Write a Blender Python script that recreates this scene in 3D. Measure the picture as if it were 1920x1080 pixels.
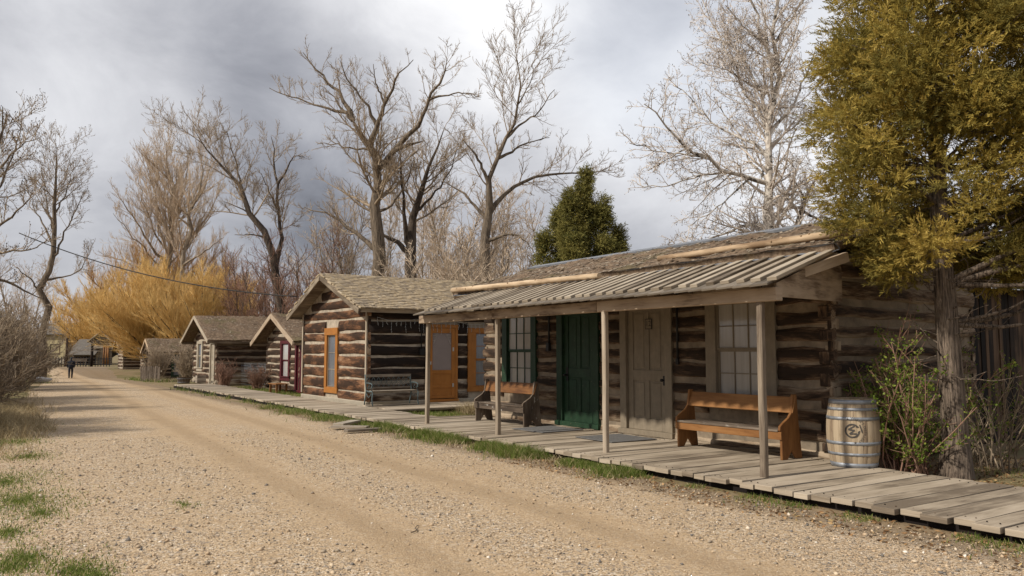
import bpy, bmesh, math, random
import numpy as np
from mathutils import Vector, Matrix
R = math.radians
S = bpy.context.scene
for o in list(bpy.data.objects): bpy.data.objects.remove(o)
random.seed(7)

# ------------------------------------------------------------------ camera, sky, sun, exposure
F_PX = 1500.0; TH = math.atan(120 / F_PX); PSI = math.atan(1000 * math.cos(TH) / F_PX)
EYE = np.array([0, 0, 1.75])
FW = np.array([math.sin(PSI) * math.cos(TH), math.cos(PSI) * math.cos(TH), math.sin(TH)])
RT = np.array([math.cos(PSI), -math.sin(PSI), 0.0]); UP = np.cross(RT, FW)
cd = bpy.data.cameras.new("camera"); cam = bpy.data.objects.new("camera", cd); S.collection.objects.link(cam)
cd.sensor_width = 36; cd.lens = F_PX / 1920 * 36; cd.clip_start = 0.1; cd.clip_end = 3000
cam.location = EYE; cam.rotation_euler = (R(90) + TH, 0, -PSI)
S.camera = cam
S.view_settings.view_transform = 'Standard'; S.view_settings.look = 'None'
S.view_settings.exposure = 0.42; S.view_settings.gamma = 1.0
S.cycles.max_bounces = 6; S.cycles.diffuse_bounces = 3; S.cycles.glossy_bounces = 2
S.cycles.transparent_max_bounces = 4; S.cycles.transmission_bounces = 2
S.cycles.use_denoising = True

def ray(x, y): return FW * F_PX + RT * (x - 960) + UP * (540 - y)
def at_z(x, y, z=0.0): r = ray(x, y); return EYE + r * ((z - EYE[2]) / r[2])
def at_d(x, y, d): return EYE + ray(x, y) / F_PX * d

SUN_EL, SUN_AZ = R(39), R(3)           # sun stands across the road, to the left of the street
sun_dir = np.array([-math.cos(SUN_EL) * math.cos(SUN_AZ), math.cos(SUN_EL) * math.sin(SUN_AZ), math.sin(SUN_EL)])
sl = bpy.data.lights.new("sun", 'SUN'); sl.energy = 3.2; sl.angle = R(1.8); sl.color = (1.0, 0.93, 0.82)
so = bpy.data.objects.new("sun", sl); S.collection.objects.link(so)
so.rotation_euler = Vector(-sun_dir).to_track_quat('-Z', 'Y').to_euler(); so.location = (-20, 10, 40)

# ------------------------------------------------------------------ node helpers
def nd(nt, typ, ins=None, **props):
    n = nt.nodes.new(typ)
    for k, v in props.items(): setattr(n, k, v)
    for k, v in (ins or {}).items():
        s = n.inputs[k]
        if isinstance(v, bpy.types.NodeSocket): nt.links.new(v, s)
        else:
            if isinstance(v, (tuple, list)) and len(v) == 3 and s.type == 'RGBA': v = (*v, 1)
            s.default_value = v
    return n
def mth(nt, op, a, b=0.0, c=None, clamp=False):
    d = {0: a, 1: b}
    if c is not None: d[2] = c
    return nd(nt, 'ShaderNodeMath', d, operation=op, use_clamp=clamp).outputs[0]
def ramp(nt, fac, stops, interp='LINEAR'):
    n = nd(nt, 'ShaderNodeValToRGB', {'Fac': fac}); e = n.color_ramp.elements; n.color_ramp.interpolation = interp
    while len(e) < len(stops): e.new(0.5)
    for el, (p, c) in zip(e, stops): el.position = p; el.color = (*c, 1)
    return n.outputs['Color']
def mix(nt, f, a, b, blend='MIX'):
    n = nd(nt, 'ShaderNodeMix', data_type='RGBA', blend_type=blend)
    for i, v in ((0, f), (6, a), (7, b)):
        s = n.inputs[i]
        if isinstance(v, bpy.types.NodeSocket): nt.links.new(v, s)
        else: s.default_value = (*v, 1) if isinstance(v, (tuple, list)) else v
    return n.outputs[2]
def sep(nt, v):
    n = nd(nt, 'ShaderNodeSeparateXYZ', {0: v}); return n.outputs
def comb(nt, x, y, z=0.0): return nd(nt, 'ShaderNodeCombineXYZ', {0: x, 1: y, 2: z}).outputs[0]
def noise(nt, vec, scale=1.0, detail=3.0, rough=0.55, dist=0.0):
    return nd(nt, 'ShaderNodeTexNoise', {'Vector': vec, 'Scale': scale, 'Detail': detail, 'Roughness': rough, 'Distortion': dist}).outputs['Fac']
def mapr(nt, v, a, b, c=0.0, d=1.0, it='SMOOTHSTEP'):
    return nd(nt, 'ShaderNodeMapRange', {0: v, 1: a, 2: b, 3: c, 4: d}, interpolation_type=it).outputs[0]
def newmat(name):
    m = bpy.data.materials.new(name); m.use_nodes = True
    nt = m.node_tree; b = nt.nodes['Principled BSDF']; b.inputs['Specular IOR Level'].default_value = 0.25
    return m, nt, b
def bump(nt, b, h, strength=0.4, dist=0.01):
    n = nd(nt, 'ShaderNodeBump', {'Strength': strength, 'Distance': dist, 'Height': h})
    nt.links.new(n.outputs[0], b.inputs['Normal'])
def setc(nt, b, col, rough=0.8):
    if isinstance(col, bpy.types.NodeSocket): nt.links.new(col, b.inputs['Base Color'])
    else: b.inputs['Base Color'].default_value = (*col, 1)
    if isinstance(rough, bpy.types.NodeSocket): nt.links.new(rough, b.inputs['Roughness'])
    else: b.inputs['Roughness'].default_value = rough

# ------------------------------------------------------------------ world: NISHITA sky behind a broken cloud deck
w = bpy.data.worlds.new("World"); S.world = w; w.use_nodes = True
nt = w.node_tree; nt.nodes.clear()
sky = nd(nt, 'ShaderNodeTexSky', sky_type='NISHITA', sun_disc=False, sun_elevation=SUN_EL, sun_rotation=R(270) + SUN_AZ)
tc = nd(nt, 'ShaderNodeTexCoord')
gen = tc.outputs['Generated']
flat = nd(nt, 'ShaderNodeMapping', {'Vector': gen, 'Scale': (1.0, 1.0, 1.45)}).outputs[0]   # cloud banks are wider than tall
nz = nd(nt, 'ShaderNodeTexNoise', {'Vector': flat, 'Scale': 2.8, 'Detail': 6.0, 'Roughness': 0.55})
wv = nd(nt, 'ShaderNodeVectorMath', {0: nz.outputs['Color'], 1: (0.5, 0.5, 0.5)}, operation='SUBTRACT').outputs[0]
wv = nd(nt, 'ShaderNodeVectorMath', {0: wv, 'Scale': 0.22}, operation='SCALE').outputs[0]
dv = nd(nt, 'ShaderNodeVectorMath', {0: gen, 1: wv}, operation='ADD').outputs[0]
dv = nd(nt, 'ShaderNodeVectorMath', {0: dv}, operation='NORMALIZE').outputs[0]
val = 0.42
LOBES = [(240, 210, 24, -0.36), (470, 230, 14, -0.14), (620, 400, 12, 0.10), (700, 200, 14, -0.06), (760, 300, 16, -0.05), (430, -80, 22, 0.30), (900, -20, 20, 0.20), (0, 20, 15, 0.20),
         (170, 480, 16, 0.28), (1090, 90, 11, 0.14), (1150, 300, 12, -0.08), (1380, 250, 14, 0.12), (1310, 60, 9, -0.04), (1180, 10, 5, -0.08), (1750, 200, 20, 0.15), (90, 250, 8, -0.06)]
for px, py, rad, amp in LOBES:
    d = ray(px, py); d = d / np.linalg.norm(d)
    dt = nd(nt, 'ShaderNodeVectorMath', {0: dv, 1: tuple(d)}, operation='DOT_PRODUCT').outputs['Value']
    lob = mapr(nt, dt, math.cos(R(rad)), 1.0, 0.0, amp)
    val = mth(nt, 'ADD', lob, val)
n2 = nd(nt, 'ShaderNodeTexNoise', {'Vector': flat, 'Scale': 5.0, 'Detail': 7.0, 'Roughness': 0.6, 'Distortion': 0.4}).outputs['Fac']
val = mth(nt, 'ADD', val, mth(nt, 'MULTIPLY', mth(nt, 'SUBTRACT', n2, 0.5), 0.46))
val = mth(nt, 'MAXIMUM', val, 0.1)
tint = ramp(nt, val, [(0.2, (0.91, 0.94, 1.07)), (0.45, (0.965, 0.975, 1.035)), (0.8, (1.0, 1.0, 1.01))])
cl = nd(nt, 'ShaderNodeVectorMath', {0: tint, 'Scale': mth(nt, 'MULTIPLY', val, 10.0)}, operation='SCALE').outputs[0]
# a thin place in the cloud where blue comes through
d = ray(1270, 40); d /= np.linalg.norm(d)
thin = mapr(nt, nd(nt, 'ShaderNodeVectorMath', {0: dv, 1: tuple(d)}, operation='DOT_PRODUCT').outputs['Value'], math.cos(R(12)), 1.0, 0.03, 0.22)
colr = mix(nt, thin, cl, sky.outputs[0])
bg = nd(nt, 'ShaderNodeBackground', {'Color': colr, 'Strength': 0.1})
wo = nd(nt, 'ShaderNodeOutputWorld'); nt.links.new(bg.outputs[0], wo.inputs[0])

# ------------------------------------------------------------------ materials
def attr(nt, name='rnd'): return nd(nt, 'ShaderNodeAttribute', attribute_name=name).outputs['Fac']
def wood(name, cols, grain=26.0, rough=0.8, bmp=0.5, patch=0.5, rv=0.5, fleck=0.0, spec=0.2):
    """sawn or weathered wood: the grain runs along u of the UV map, rnd varies each board"""
    m, nt, b = newmat(name); b.inputs['Specular IOR Level'].default_value = spec
    u, v, _ = sep(nt, nd(nt, 'ShaderNodeUVMap').outputs[0])
    g = noise(nt, comb(nt, mth(nt, 'MULTIPLY', u, 1.6), mth(nt, 'MULTIPLY', v, grain)), 1.0, 5.0, 0.65, 0.6)
    g2 = noise(nt, comb(nt, mth(nt, 'MULTIPLY', u, 5.0), mth(nt, 'MULTIPLY', v, grain * 4)), 1.0, 2.0)
    p = noise(nt, comb(nt, mth(nt, 'MULTIPLY', u, 1.1), mth(nt, 'MULTIPLY', v, 3.0)), 1.0, 3.0)
    f = mth(nt, 'ADD', mth(nt, 'MULTIPLY', mth(nt, 'SUBTRACT', g, 0.5), 0.9), mth(nt, 'MULTIPLY', mth(nt, 'SUBTRACT', p, 0.5), patch * 1.6))
    f = mth(nt, 'ADD', f, mth(nt, 'MULTIPLY', mth(nt, 'SUBTRACT', attr(nt), 0.5), rv))
    f = mth(nt, 'ADD', f, 0.5)
    f = mth(nt, 'ADD', f, mth(nt, 'MULTIPLY', mth(nt, 'SUBTRACT', g2, 0.5), 0.25), clamp=True)
    k = len(cols)
    c = ramp(nt, f, [(0.12 + 0.76 * i / (k - 1), cc) for i, cc in enumerate(cols)])
    if fleck:
        fl = mapr(nt, noise(nt, comb(nt, mth(nt, 'MULTIPLY', u, 5.0), mth(nt, 'MULTIPLY', v, 14)), 1.0, 4.0), 0.62, 0.68)
        c = mix(nt, mth(nt, 'MULTIPLY', fl, fleck), c, (0.55, 0.52, 0.47))
    setc(nt, b, c, rough); bump(nt, b, mth(nt, 'ADD', g, mth(nt, 'MULTIPLY', g2, 0.4)), bmp, 0.006)
    return m
def logmat(name, dark, mid, tan, pale, bias=0.0, edge=0.38):
    m, nt, b = newmat(name)
    u, v, _ = sep(nt, nd(nt, 'ShaderNodeUVMap').outputs[0])
    p = noise(nt, comb(nt, mth(nt, 'MULTIPLY', u, 1.0), mth(nt, 'MULTIPLY', v, 1.2)), 1.0, 4.0, 0.6, 0.4)
    g = noise(nt, comb(nt, mth(nt, 'MULTIPLY', u, 3.6), mth(nt, 'MULTIPLY', v, 17)), 1.0, 5.0, 0.7, 0.8)
    q = noise(nt, comb(nt, mth(nt, 'MULTIPLY', u, 9.0), mth(nt, 'MULTIPLY', v, 22)), 1.0, 3.0, 0.7)
    e = mth(nt, 'ABSOLUTE', mth(nt, 'MULTIPLY', mth(nt, 'SUBTRACT', mth(nt, 'FRACT', v), 0.5), 2.0))
    e = mth(nt, 'POWER', e, 2.4)
    f = mth(nt, 'ADD', mth(nt, 'MULTIPLY', mth(nt, 'SUBTRACT', p, 0.5), 2.1), mth(nt, 'MULTIPLY', mth(nt, 'SUBTRACT', g, 0.5), 1.1))
    f = mth(nt, 'ADD', f, mth(nt, 'MULTIPLY', e, edge))
    f = mth(nt, 'ADD', f, mth(nt, 'ADD', attr(nt), bias))
    f = mth(nt, 'ADD', f, mth(nt, 'MULTIPLY', mth(nt, 'SUBTRACT', q, 0.5), 0.3), clamp=True)
    c = ramp(nt, f, [(0.10, dark), (0.36, mid), (0.56, tan), (0.85, pale)])
    cr = mapr(nt, noise(nt, comb(nt, mth(nt, 'MULTIPLY', u, 1.3), mth(nt, 'MULTIPLY', v, 17)), 1.0, 3.0, 0.6, 1.0), 0.34, 0.40, 0.25, 1.0)
    c = mix(nt, 1.0, c, nd(nt, 'ShaderNodeCombineColor', {0: cr, 1: cr, 2: cr}).outputs[0], 'MULTIPLY')
    setc(nt, b, c, 0.85); bump(nt, b, mth(nt, 'ADD', mth(nt, 'ADD', g, cr), mth(nt, 'MULTIPLY', q, 0.6)), 0.8, 0.012)
    return m
def plain(name, col, rough=0.6, var=0.25, scale=6.0, bmp=0.15, spec=0.3, metal=0.0, chips=0.0):
    m, nt, b = newmat(name); b.inputs['Specular IOR Level'].default_value = spec; b.inputs['Metallic'].default_value = metal
    co = nd(nt, 'ShaderNodeTexCoord').outputs['Object']
    n = noise(nt, co, scale, 5.0, 0.65)
    lo = tuple(x * (1 - var) for x in col); hi = tuple(min(1, x * (1 + var)) for x in col)
    c = ramp(nt, n, [(0.3, lo), (0.7, hi)])
    c = mix(nt, mth(nt, 'MULTIPLY', mth(nt, 'SUBTRACT', attr(nt), 0.0), 0.25), c, tuple(x * 0.55 for x in col))
    if chips:
        st = noise(nt, nd(nt, 'ShaderNodeMapping', {'Vector': co, 'Scale': (14, 14, 2.2)}).outputs[0], 1.0, 4.0, 0.65)
        c = mix(nt, mapr(nt, st, 0.48, 0.72, 0.0, 0.20), c, tuple(min(1, x * 1.5 + 0.025) for x in col))
        c = mix(nt, mapr(nt, noise(nt, co, 17.0, 6.0, 0.7), 0.64, 0.68, 0.0, chips), c, (0.27, 0.215, 0.16))
    setc(nt, b, c, rough); bump(nt, b, noise(nt, co, scale * 9, 4.0, 0.6), bmp, 0.004)
    return m
def bark(name, lo, hi, sc=14.0, stretch=0.18, bmp=0.8, patches=None):
    m, nt, b = newmat(name)
    co = nd(nt, 'ShaderNodeTexCoord').outputs['Object']
    mp = nd(nt, 'ShaderNodeMapping', {'Vector': co, 'Scale': (1, 1, stretch)}).outputs[0]
    n = noise(nt, mp, sc, 6.0, 0.7, 0.5)
    c = ramp(nt, n, [(0.38, lo), (0.62, hi)])
    if patches:
        c = mix(nt, mapr(nt, noise(nt, co, 3.0, 4.0), 0.52, 0.6), c, patches)
    setc(nt, b, c, 0.9); bump(nt, b, n, bmp, 0.03)
    return m
def leafy(name, stops, rough=0.65, transl=0.25):
    m, nt, b = newmat(name)
    c = ramp(nt, attr(nt), stops)
    setc(nt, b, c, rough); b.inputs['Specular IOR Level'].default_value = 0.15
    tr = nd(nt, 'ShaderNodeBsdfTranslucent', {'Color': c})
    mx = nd(nt, 'ShaderNodeMixShader', {0: transl, 1: b.outputs[0], 2: tr.outputs[0]})
    nt.links.new(mx.outputs[0], nt.nodes['Material Output'].inputs[0])
    return m

M = {}
M['log'] = logmat('hewn_log', (0.032, 0.020, 0.013), (0.122, 0.074, 0.044), (0.235, 0.170, 0.112), (0.37, 0.29, 0.205), 0.0, 0.46)
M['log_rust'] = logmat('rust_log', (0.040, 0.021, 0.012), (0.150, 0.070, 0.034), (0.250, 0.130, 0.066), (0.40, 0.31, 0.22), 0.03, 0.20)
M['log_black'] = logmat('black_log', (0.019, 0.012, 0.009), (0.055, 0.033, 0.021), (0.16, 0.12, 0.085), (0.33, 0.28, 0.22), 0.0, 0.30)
M['log_far'] = logmat('grey_log', (0.034, 0.020, 0.012), (0.105, 0.058, 0.034), (0.24, 0.18, 0.125), (0.42, 0.36, 0.28), 0.0, 0.36)
M['chink'] = plain('chinking', (0.36, 0.305, 0.235), 0.9, 0.34, 4.0, 0.5)
M['chink_dim'] = plain('old_chinking', (0.215, 0.17, 0.122), 0.9, 0.40, 3.0, 0.5)
M['grey_wood'] = wood('grey_board', [(0.10, 0.08, 0.06), (0.27, 0.225, 0.175), (0.40, 0.35, 0.28)], 22, patch=0.7)
M['deck'] = wood('deck_board', [(0.16, 0.125, 0.09), (0.355, 0.29, 0.215), (0.46, 0.385, 0.295)], 20, patch=0.8, rv=0.7)
M['post'] = wood('post_wood', [(0.12, 0.09, 0.065), (0.29, 0.235, 0.175), (0.44, 0.365, 0.28)], 16, patch=0.5, bmp=0.8)
M['fascia'] = wood('beam_wood', [(0.06, 0.03, 0.016), (0.33, 0.25, 0.175), (0.42, 0.33, 0.24)], 14, patch=0.9)
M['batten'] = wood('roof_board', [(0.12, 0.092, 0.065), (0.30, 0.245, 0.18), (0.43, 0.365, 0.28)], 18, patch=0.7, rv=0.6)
M['porch_plank'] = wood('porch_plank', [(0.06, 0.047, 0.035), (0.14, 0.115, 0.088), (0.24, 0.20, 0.155)], 18, patch=0.5)  # darker than the battens: the shade between them is put into this colour
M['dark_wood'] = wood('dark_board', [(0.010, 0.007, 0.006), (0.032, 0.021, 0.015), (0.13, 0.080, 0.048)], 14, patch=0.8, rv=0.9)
M['old_bench'] = wood('worn_bench_wood', [(0.05, 0.037, 0.028), (0.13, 0.098, 0.072), (0.26, 0.21, 0.165)], 18, patch=0.9, fleck=0.7)
M['orange_bench'] = wood('stained_bench_wood', [(0.10, 0.042, 0.016), (0.215, 0.098, 0.034), (0.32, 0.160, 0.060)], 16, 0.55, 0.3, patch=0.6, rv=0.35)
M['pale_log'] = wood('peeled_pole', [(0.22, 0.145, 0.085), (0.42, 0.305, 0.195), (0.56, 0.43, 0.29)], 9, patch=1.2)
M['shake'] = wood('split_shake', [(0.12, 0.09, 0.065), (0.29, 0.235, 0.17), (0.37, 0.285, 0.175), (0.50, 0.43, 0.34)], 24, patch=0.5, rv=0.75)
M['tan_paint'] = plain('tan_paint', (0.215, 0.175, 0.125), 0.65, 0.16, 5.0, 0.1, chips=0.55)
M['green_paint'] = plain('green_paint', (0.015, 0.040, 0.020), 0.55, 0.3, 5.0, 0.1, 0.3, chips=0.35)
M['orange_paint'] = plain('orange_paint', (0.34, 0.135, 0.026), 0.55, 0.14, 4.0, 0.12, chips=0.55)
M['red_paint'] = plain('maroon_paint', (0.075, 0.010, 0.015), 0.5, 0.2, 4.0, 0.1)
M['cream_paint'] = plain('cream_paint', (0.38, 0.33, 0.255), 0.6, 0.15, 4.0, 0.1)
M['metal'] = plain('galvanised_metal', (0.30, 0.32, 0.35), 0.5, 0.35, 9.0, 0.2, 0.5, 0.6)
M['flash'] = plain('roof_membrane', (0.17, 0.18, 0.20), 0.5, 0.3, 5.0, 0.4, 0.4)
M['iron'] = plain('painted_iron', (0.085, 0.115, 0.12), 0.5, 0.3, 9.0, 0.3, 0.4)
M['black'] = plain('black_metal', (0.014, 0.013, 0.013), 0.5, 0.3, 9.0, 0.1)
M['doormat'] = plain('rubber_mat', (0.15, 0.145, 0.14), 0.95, 0.25, 30.0, 0.8)
M['white_wire'] = plain('white_wire', (0.45, 0.45, 0.43), 0.5, 0.1)
M['screen'] = plain('screen_mesh', (0.27, 0.225, 0.21), 0.7, 0.08, 3.0, 0.05)
M['lace'] = plain('lace_trim', (0.42, 0.37, 0.34), 0.8, 0.1)
M['ink'] = plain('barrel_ink', (0.065, 0.058, 0.052), 0.85, 0.5, 20.0, 0.1)
M['yellow_wall'] = plain('yellow_wall', (0.44, 0.375, 0.22), 0.8, 0.1, 1.0, 0.1)
M['stone'] = plain('pale_stone', (0.52, 0.49, 0.45), 0.9, 0.2, 6.0, 0.5)
M['grey_roof'] = plain('grey_shingle', (0.13, 0.115, 0.10), 0.9, 0.35, 5.0, 0.6)
M['navy'] = plain('navy_cloth', (0.014, 0.016, 0.024), 0.9, 0.3)
M['skin'] = plain('skin', (0.45, 0.27, 0.19), 0.6, 0.1)
M['hat'] = plain('blue_knit', (0.035, 0.055, 0.08), 0.9, 0.2)
M['rope'] = plain('black_cable', (0.03, 0.028, 0.027), 0.7, 0.1)
def glass_mat(name, col, rough=0.12):
    m, nt, b = newmat(name); co = nd(nt, 'ShaderNodeTexCoord').outputs['Object']
    c = ramp(nt, noise(nt, nd(nt, 'ShaderNodeMapping', {'Vector': co, 'Scale': (9, 9, 0.6)}).outputs[0], 1.3, 3.0), [(0.3, tuple(x * 0.82 for x in col)), (0.7, col)])
    setc(nt, b, c, rough); b.inputs['Specular IOR Level'].default_value = 0.5; b.inputs['Coat Weight'].default_value = 0.6; b.inputs['Coat Roughness'].default_value = 0.05
    bump(nt, b, noise(nt, co, 3.5, 2.0), 0.10, 0.03)
    return m
M['pane'] = glass_mat('curtained_glass', (0.40, 0.375, 0.345))
M['pane_blue'] = glass_mat('blue_grey_glass', (0.15, 0.165, 0.19))
M['pane_white'] = glass_mat('white_curtain_glass', (0.42, 0.41, 0.40))
def stave_mat():
    m, nt, b = newmat('barrel_oak')
    u, v, _ = sep(nt, nd(nt, 'ShaderNodeUVMap').outputs[0])
    g = noise(nt, comb(nt, mth(nt, 'MULTIPLY', u, 2.0), mth(nt, 'MULTIPLY', v, 60)), 1.0, 4.0, 0.6, 0.3)
    p = noise(nt, comb(nt, mth(nt, 'MULTIPLY', u, 3.0), mth(nt, 'MULTIPLY', v, 5)), 1.0, 3.0)
    f = mth(nt, 'ADD', mth(nt, 'MULTIPLY', g, 0.35), mth(nt, 'ADD', mth(nt, 'MULTIPLY', attr(nt), 0.45), mth(nt, 'MULTIPLY', p, 0.25)))
    f = mth(nt, 'SUBTRACT', f, mth(nt, 'MULTIPLY', mapr(nt, noise(nt, comb(nt, mth(nt, 'MULTIPLY', u, 2.5), mth(nt, 'MULTIPLY', v, 22)), 1.0, 5.0, 0.7), 0.52, 0.7), 0.35))
    setc(nt, b, ramp(nt, f, [(0.15, (0.17, 0.12, 0.08)), (0.5, (0.345, 0.265, 0.175)), (0.85, (0.43, 0.345, 0.24))]), 0.7)
    bump(nt, b, g, 0.3, 0.004); return m
M['oak'] = stave_mat()
def sod_mat():
    m, nt, b = newmat('sod'); co = nd(nt, 'ShaderNodeTexCoord').outputs['Object']
    n = noise(nt, co, 9.0, 6.0, 0.7); l = noise(nt, co, 0.9, 4.0, 0.6)
    c = ramp(nt, n, [(0.28, (0.048, 0.033, 0.022)), (0.5, (0.150, 0.102, 0.066)), (0.72, (0.29, 0.215, 0.145))])
    c = mix(nt, mapr(nt, l, 0.52, 0.66, 0.0, 0.45), c, (0.095, 0.088, 0.032))
    c = mix(nt, mth(nt, 'MULTIPLY', attr(nt), 0.85), c, (0.42, 0.355, 0.275))
    setc(nt, b, c, 0.95); bump(nt, b, n, 1.0, 0.05); return m
M['sod'] = sod_mat()
def ground_mats():
    out = []
    for kind in ('ground', 'road'):
        m, nt, b = newmat(kind + '_dirt')
        co = nd(nt, 'ShaderNodeNewGeometry').outputs['Position']; x, y, z = sep(nt, co)
        big = noise(nt, co, 0.35, 5.0, 0.6); med = noise(nt, co, 2.2, 5.0, 0.65); fine = noise(nt, co, 30.0, 4.0, 0.7)
        vo = nd(nt, 'ShaderNodeTexVoronoi', {'Vector': co, 'Scale': 62.0, 'Randomness': 1.0}); vc = vo.outputs['Color']; vd = vo.outputs['Distance']
        vo2 = nd(nt, 'ShaderNodeTexVoronoi', {'Vector': co, 'Scale': 28.0, 'Randomness': 1.0})
        hv = sep(nt, vc)[0]
        gravel = ramp(nt, hv, [(0.0, (0.13, 0.115, 0.10)), (0.16, (0.27, 0.20, 0.135)), (0.5, (0.47, 0.34, 0.21)), (0.8, (0.56, 0.42, 0.27)), (1.0, (0.70, 0.60, 0.47))])
        h2 = sep(nt, vo2.outputs['Color'])[1]
        gravel = mix(nt, mapr(nt, h2, 0.80, 0.86, 0, 0.7), gravel, ramp(nt, sep(nt, vo2.outputs['Color'])[0], [(0.2, (0.19, 0.175, 0.165)), (0.6, (0.56, 0.46, 0.34)), (0.9, (0.66, 0.58, 0.48))]))
        dirt = ramp(nt, mth(nt, 'ADD', mth(nt, 'MULTIPLY', med, 0.6), mth(nt, 'MULTIPLY', fine, 0.4)), [(0.3, (0.34, 0.235, 0.135)), (0.7, (0.48, 0.35, 0.215))])
        if kind == 'road':
            # compacted wheel lines and loose gravel ridges, each wandering a little along the street
            wob = mth(nt, 'MULTIPLY', mth(nt, 'SUBTRACT', noise(nt, comb(nt, 0.0, mth(nt, 'MULTIPLY', y, 0.14)), 1.0, 2.0), 0.5), 0.6)
            xx = mth(nt, 'ADD', mth(nt, 'SUBTRACT', x, mth(nt, 'MULTIPLY', y, 0.046)), wob)
            fuzz = mth(nt, 'MULTIPLY', mth(nt, 'SUBTRACT', med, 0.5), 0.35)
            xx = mth(nt, 'ADD', xx, fuzz)
            tr = None; soft = None
            for c0 in (2.98, 4.95):
                dd = mth(nt, 'ABSOLUTE', mth(nt, 'SUBTRACT', xx, c0))
                a = mapr(nt, dd, 0.08, 0.30, 1.0, 0.0); s = mapr(nt, dd, 0.25, 0.85, 1.0, 0.0)
                tr = a if tr is None else mth(nt, 'MAXIMUM', tr, a); soft = s if soft is None else mth(nt, 'MAXIMUM', soft, s)
            loose = mth(nt, 'SUBTRACT', 1.0, mth(nt, 'MULTIPLY', soft, 0.55))
            loose = mth(nt, 'MULTIPLY', loose, mapr(nt, mth(nt, 'ADD', big, mth(nt, 'MULTIPLY', med, 0.4)), 0.50, 0.78, 0.45, 1.0))
            c = mix(nt, loose, dirt, gravel)
            c = mix(nt, mth(nt, 'MULTIPLY', mth(nt, 'MULTIPLY', tr, mapr(nt, med, 0.3, 0.6, 0.3, 1.0)), 0.42), c, (0.245, 0.170, 0.098))
            c = mix(nt, mapr(nt, big, 0.40, 0.70, 0.0, 0.22), c, (0.36, 0.255, 0.155))
            # the margin of the road turns to bare brown soil
            mg = mapr(nt, mth(nt, 'ADD', x, mth(nt, 'MULTIPLY', mth(nt, 'SUBTRACT', med, 0.5), 0.9)), 6.9, 7.45)
            c = mix(nt, mth(nt, 'MULTIPLY', mg, 0.75), c, mix(nt, fine, (0.10, 0.072, 0.045), (0.27, 0.20, 0.13)))
            hgt = mth(nt, 'MULTIPLY', mth(nt, 'ADD', mth(nt, 'SUBTRACT', 1.0, vd), fine), mth(nt, 'ADD', loose, 0.25))
        else:
            c = mix(nt, med, (0.16, 0.115, 0.068), (0.34, 0.25, 0.155))
            c = mix(nt, mapr(nt, big, 0.42, 0.6, 0.0, 0.75), c, mix(nt, fine, (0.060, 0.075, 0.022), (0.20, 0.17, 0.075)))
            c = mix(nt, mapr(nt, fine, 0.62, 0.72, 0.0, 0.7), c, (0.32, 0.24, 0.15))
            hgt = mth(nt, 'ADD', fine, med)
        setc(nt, b, c, 0.95); b.inputs['Specular IOR Level'].default_value = 0.1
        bump(nt, b, hgt, 0.7, 0.012); out.append(m)
    return out
M['ground'], M['road'] = ground_mats()
M['pebble'] = leafy('pebble', [(0.0, (0.16, 0.145, 0.13)), (0.25, (0.33, 0.27, 0.20)), (0.6, (0.50, 0.37, 0.24)), (0.85, (0.60, 0.48, 0.34)), (1.0, (0.75, 0.69, 0.60))], 0.8, 0.0)
M['litter'] = leafy('dead_leaf', [(0.0, (0.07, 0.04, 0.02)), (0.5, (0.22, 0.12, 0.055)), (0.9, (0.40, 0.25, 0.12)), (1.0, (0.5, 0.36, 0.16))], 0.8, 0.1)
M['grass'] = leafy('green_blade', [(0.0, (0.07, 0.115, 0.018)), (0.5, (0.14, 0.20, 0.035)), (0.75, (0.25, 0.27, 0.075)), (1.0, (0.46, 0.38, 0.20))], 0.6, 0.45)
M['dry_grass'] = leafy('straw_blade', [(0.0, (0.22, 0.165, 0.085)), (0.6, (0.42, 0.33, 0.19)), (1.0, (0.58, 0.48, 0.31))], 0.7, 0.25)
M['juniper'] = leafy('juniper_scale', [(0.0, (0.095, 0.090, 0.028)), (0.4, (0.235, 0.192, 0.048)), (0.75, (0.42, 0.315, 0.072)), (1.0, (0.60, 0.45, 0.13))], 0.7, 0.38)
M['juniper_far'] = leafy('dark_juniper_scale', [(0.0, (0.065, 0.072, 0.022)), (0.5, (0.190, 0.175, 0.050)), (1.0, (0.38, 0.32, 0.095))], 0.7, 0.2)
M['shrub_leaf'] = leafy('young_leaf', [(0.0, (0.08, 0.13, 0.018)), (0.6, (0.17, 0.235, 0.035)), (1.0, (0.30, 0.32, 0.065))], 0.5, 0.35)
M['bark_jun'] = bark('juniper_bark', (0.030, 0.022, 0.017), (0.24, 0.185, 0.14), 34, 0.085, 1.0)
M['bark_cot'] = bark('cottonwood_bark', (0.060, 0.046, 0.034), (0.23, 0.18, 0.13), 9, 0.15)
M['bark_dark'] = bark('dark_bark', (0.035, 0.027, 0.022), (0.13, 0.10, 0.076), 9, 0.15)
M['bark_pale'] = bark('pale_bark', (0.15, 0.12, 0.09), (0.38, 0.31, 0.235), 8, 0.4)
M['bark_white'] = bark('white_bark', (0.36, 0.31, 0.26), (0.74, 0.69, 0.62), 6, 0.6, 0.4, (0.10, 0.085, 0.07))
def twigm(n, a, b2):
    return leafy(n, [(0.0, a), (1.0, b2)], 0.85, 0.0)
M['twig_tan'] = twigm('tan_twig', (0.40, 0.305, 0.215), (0.68, 0.55, 0.42))
M['twig_cot'] = twigm('grey_twig', (0.24, 0.185, 0.13), (0.48, 0.38, 0.275))
M['twig_red'] = twigm('red_twig', (0.18, 0.095, 0.065), (0.36, 0.225, 0.16))
M['twig_white'] = twigm('white_twig', (0.44, 0.37, 0.31), (0.76, 0.68, 0.60))
M['twig_grey'] = twigm('thicket_twig', (0.16, 0.12, 0.085), (0.38, 0.30, 0.21))
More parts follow.
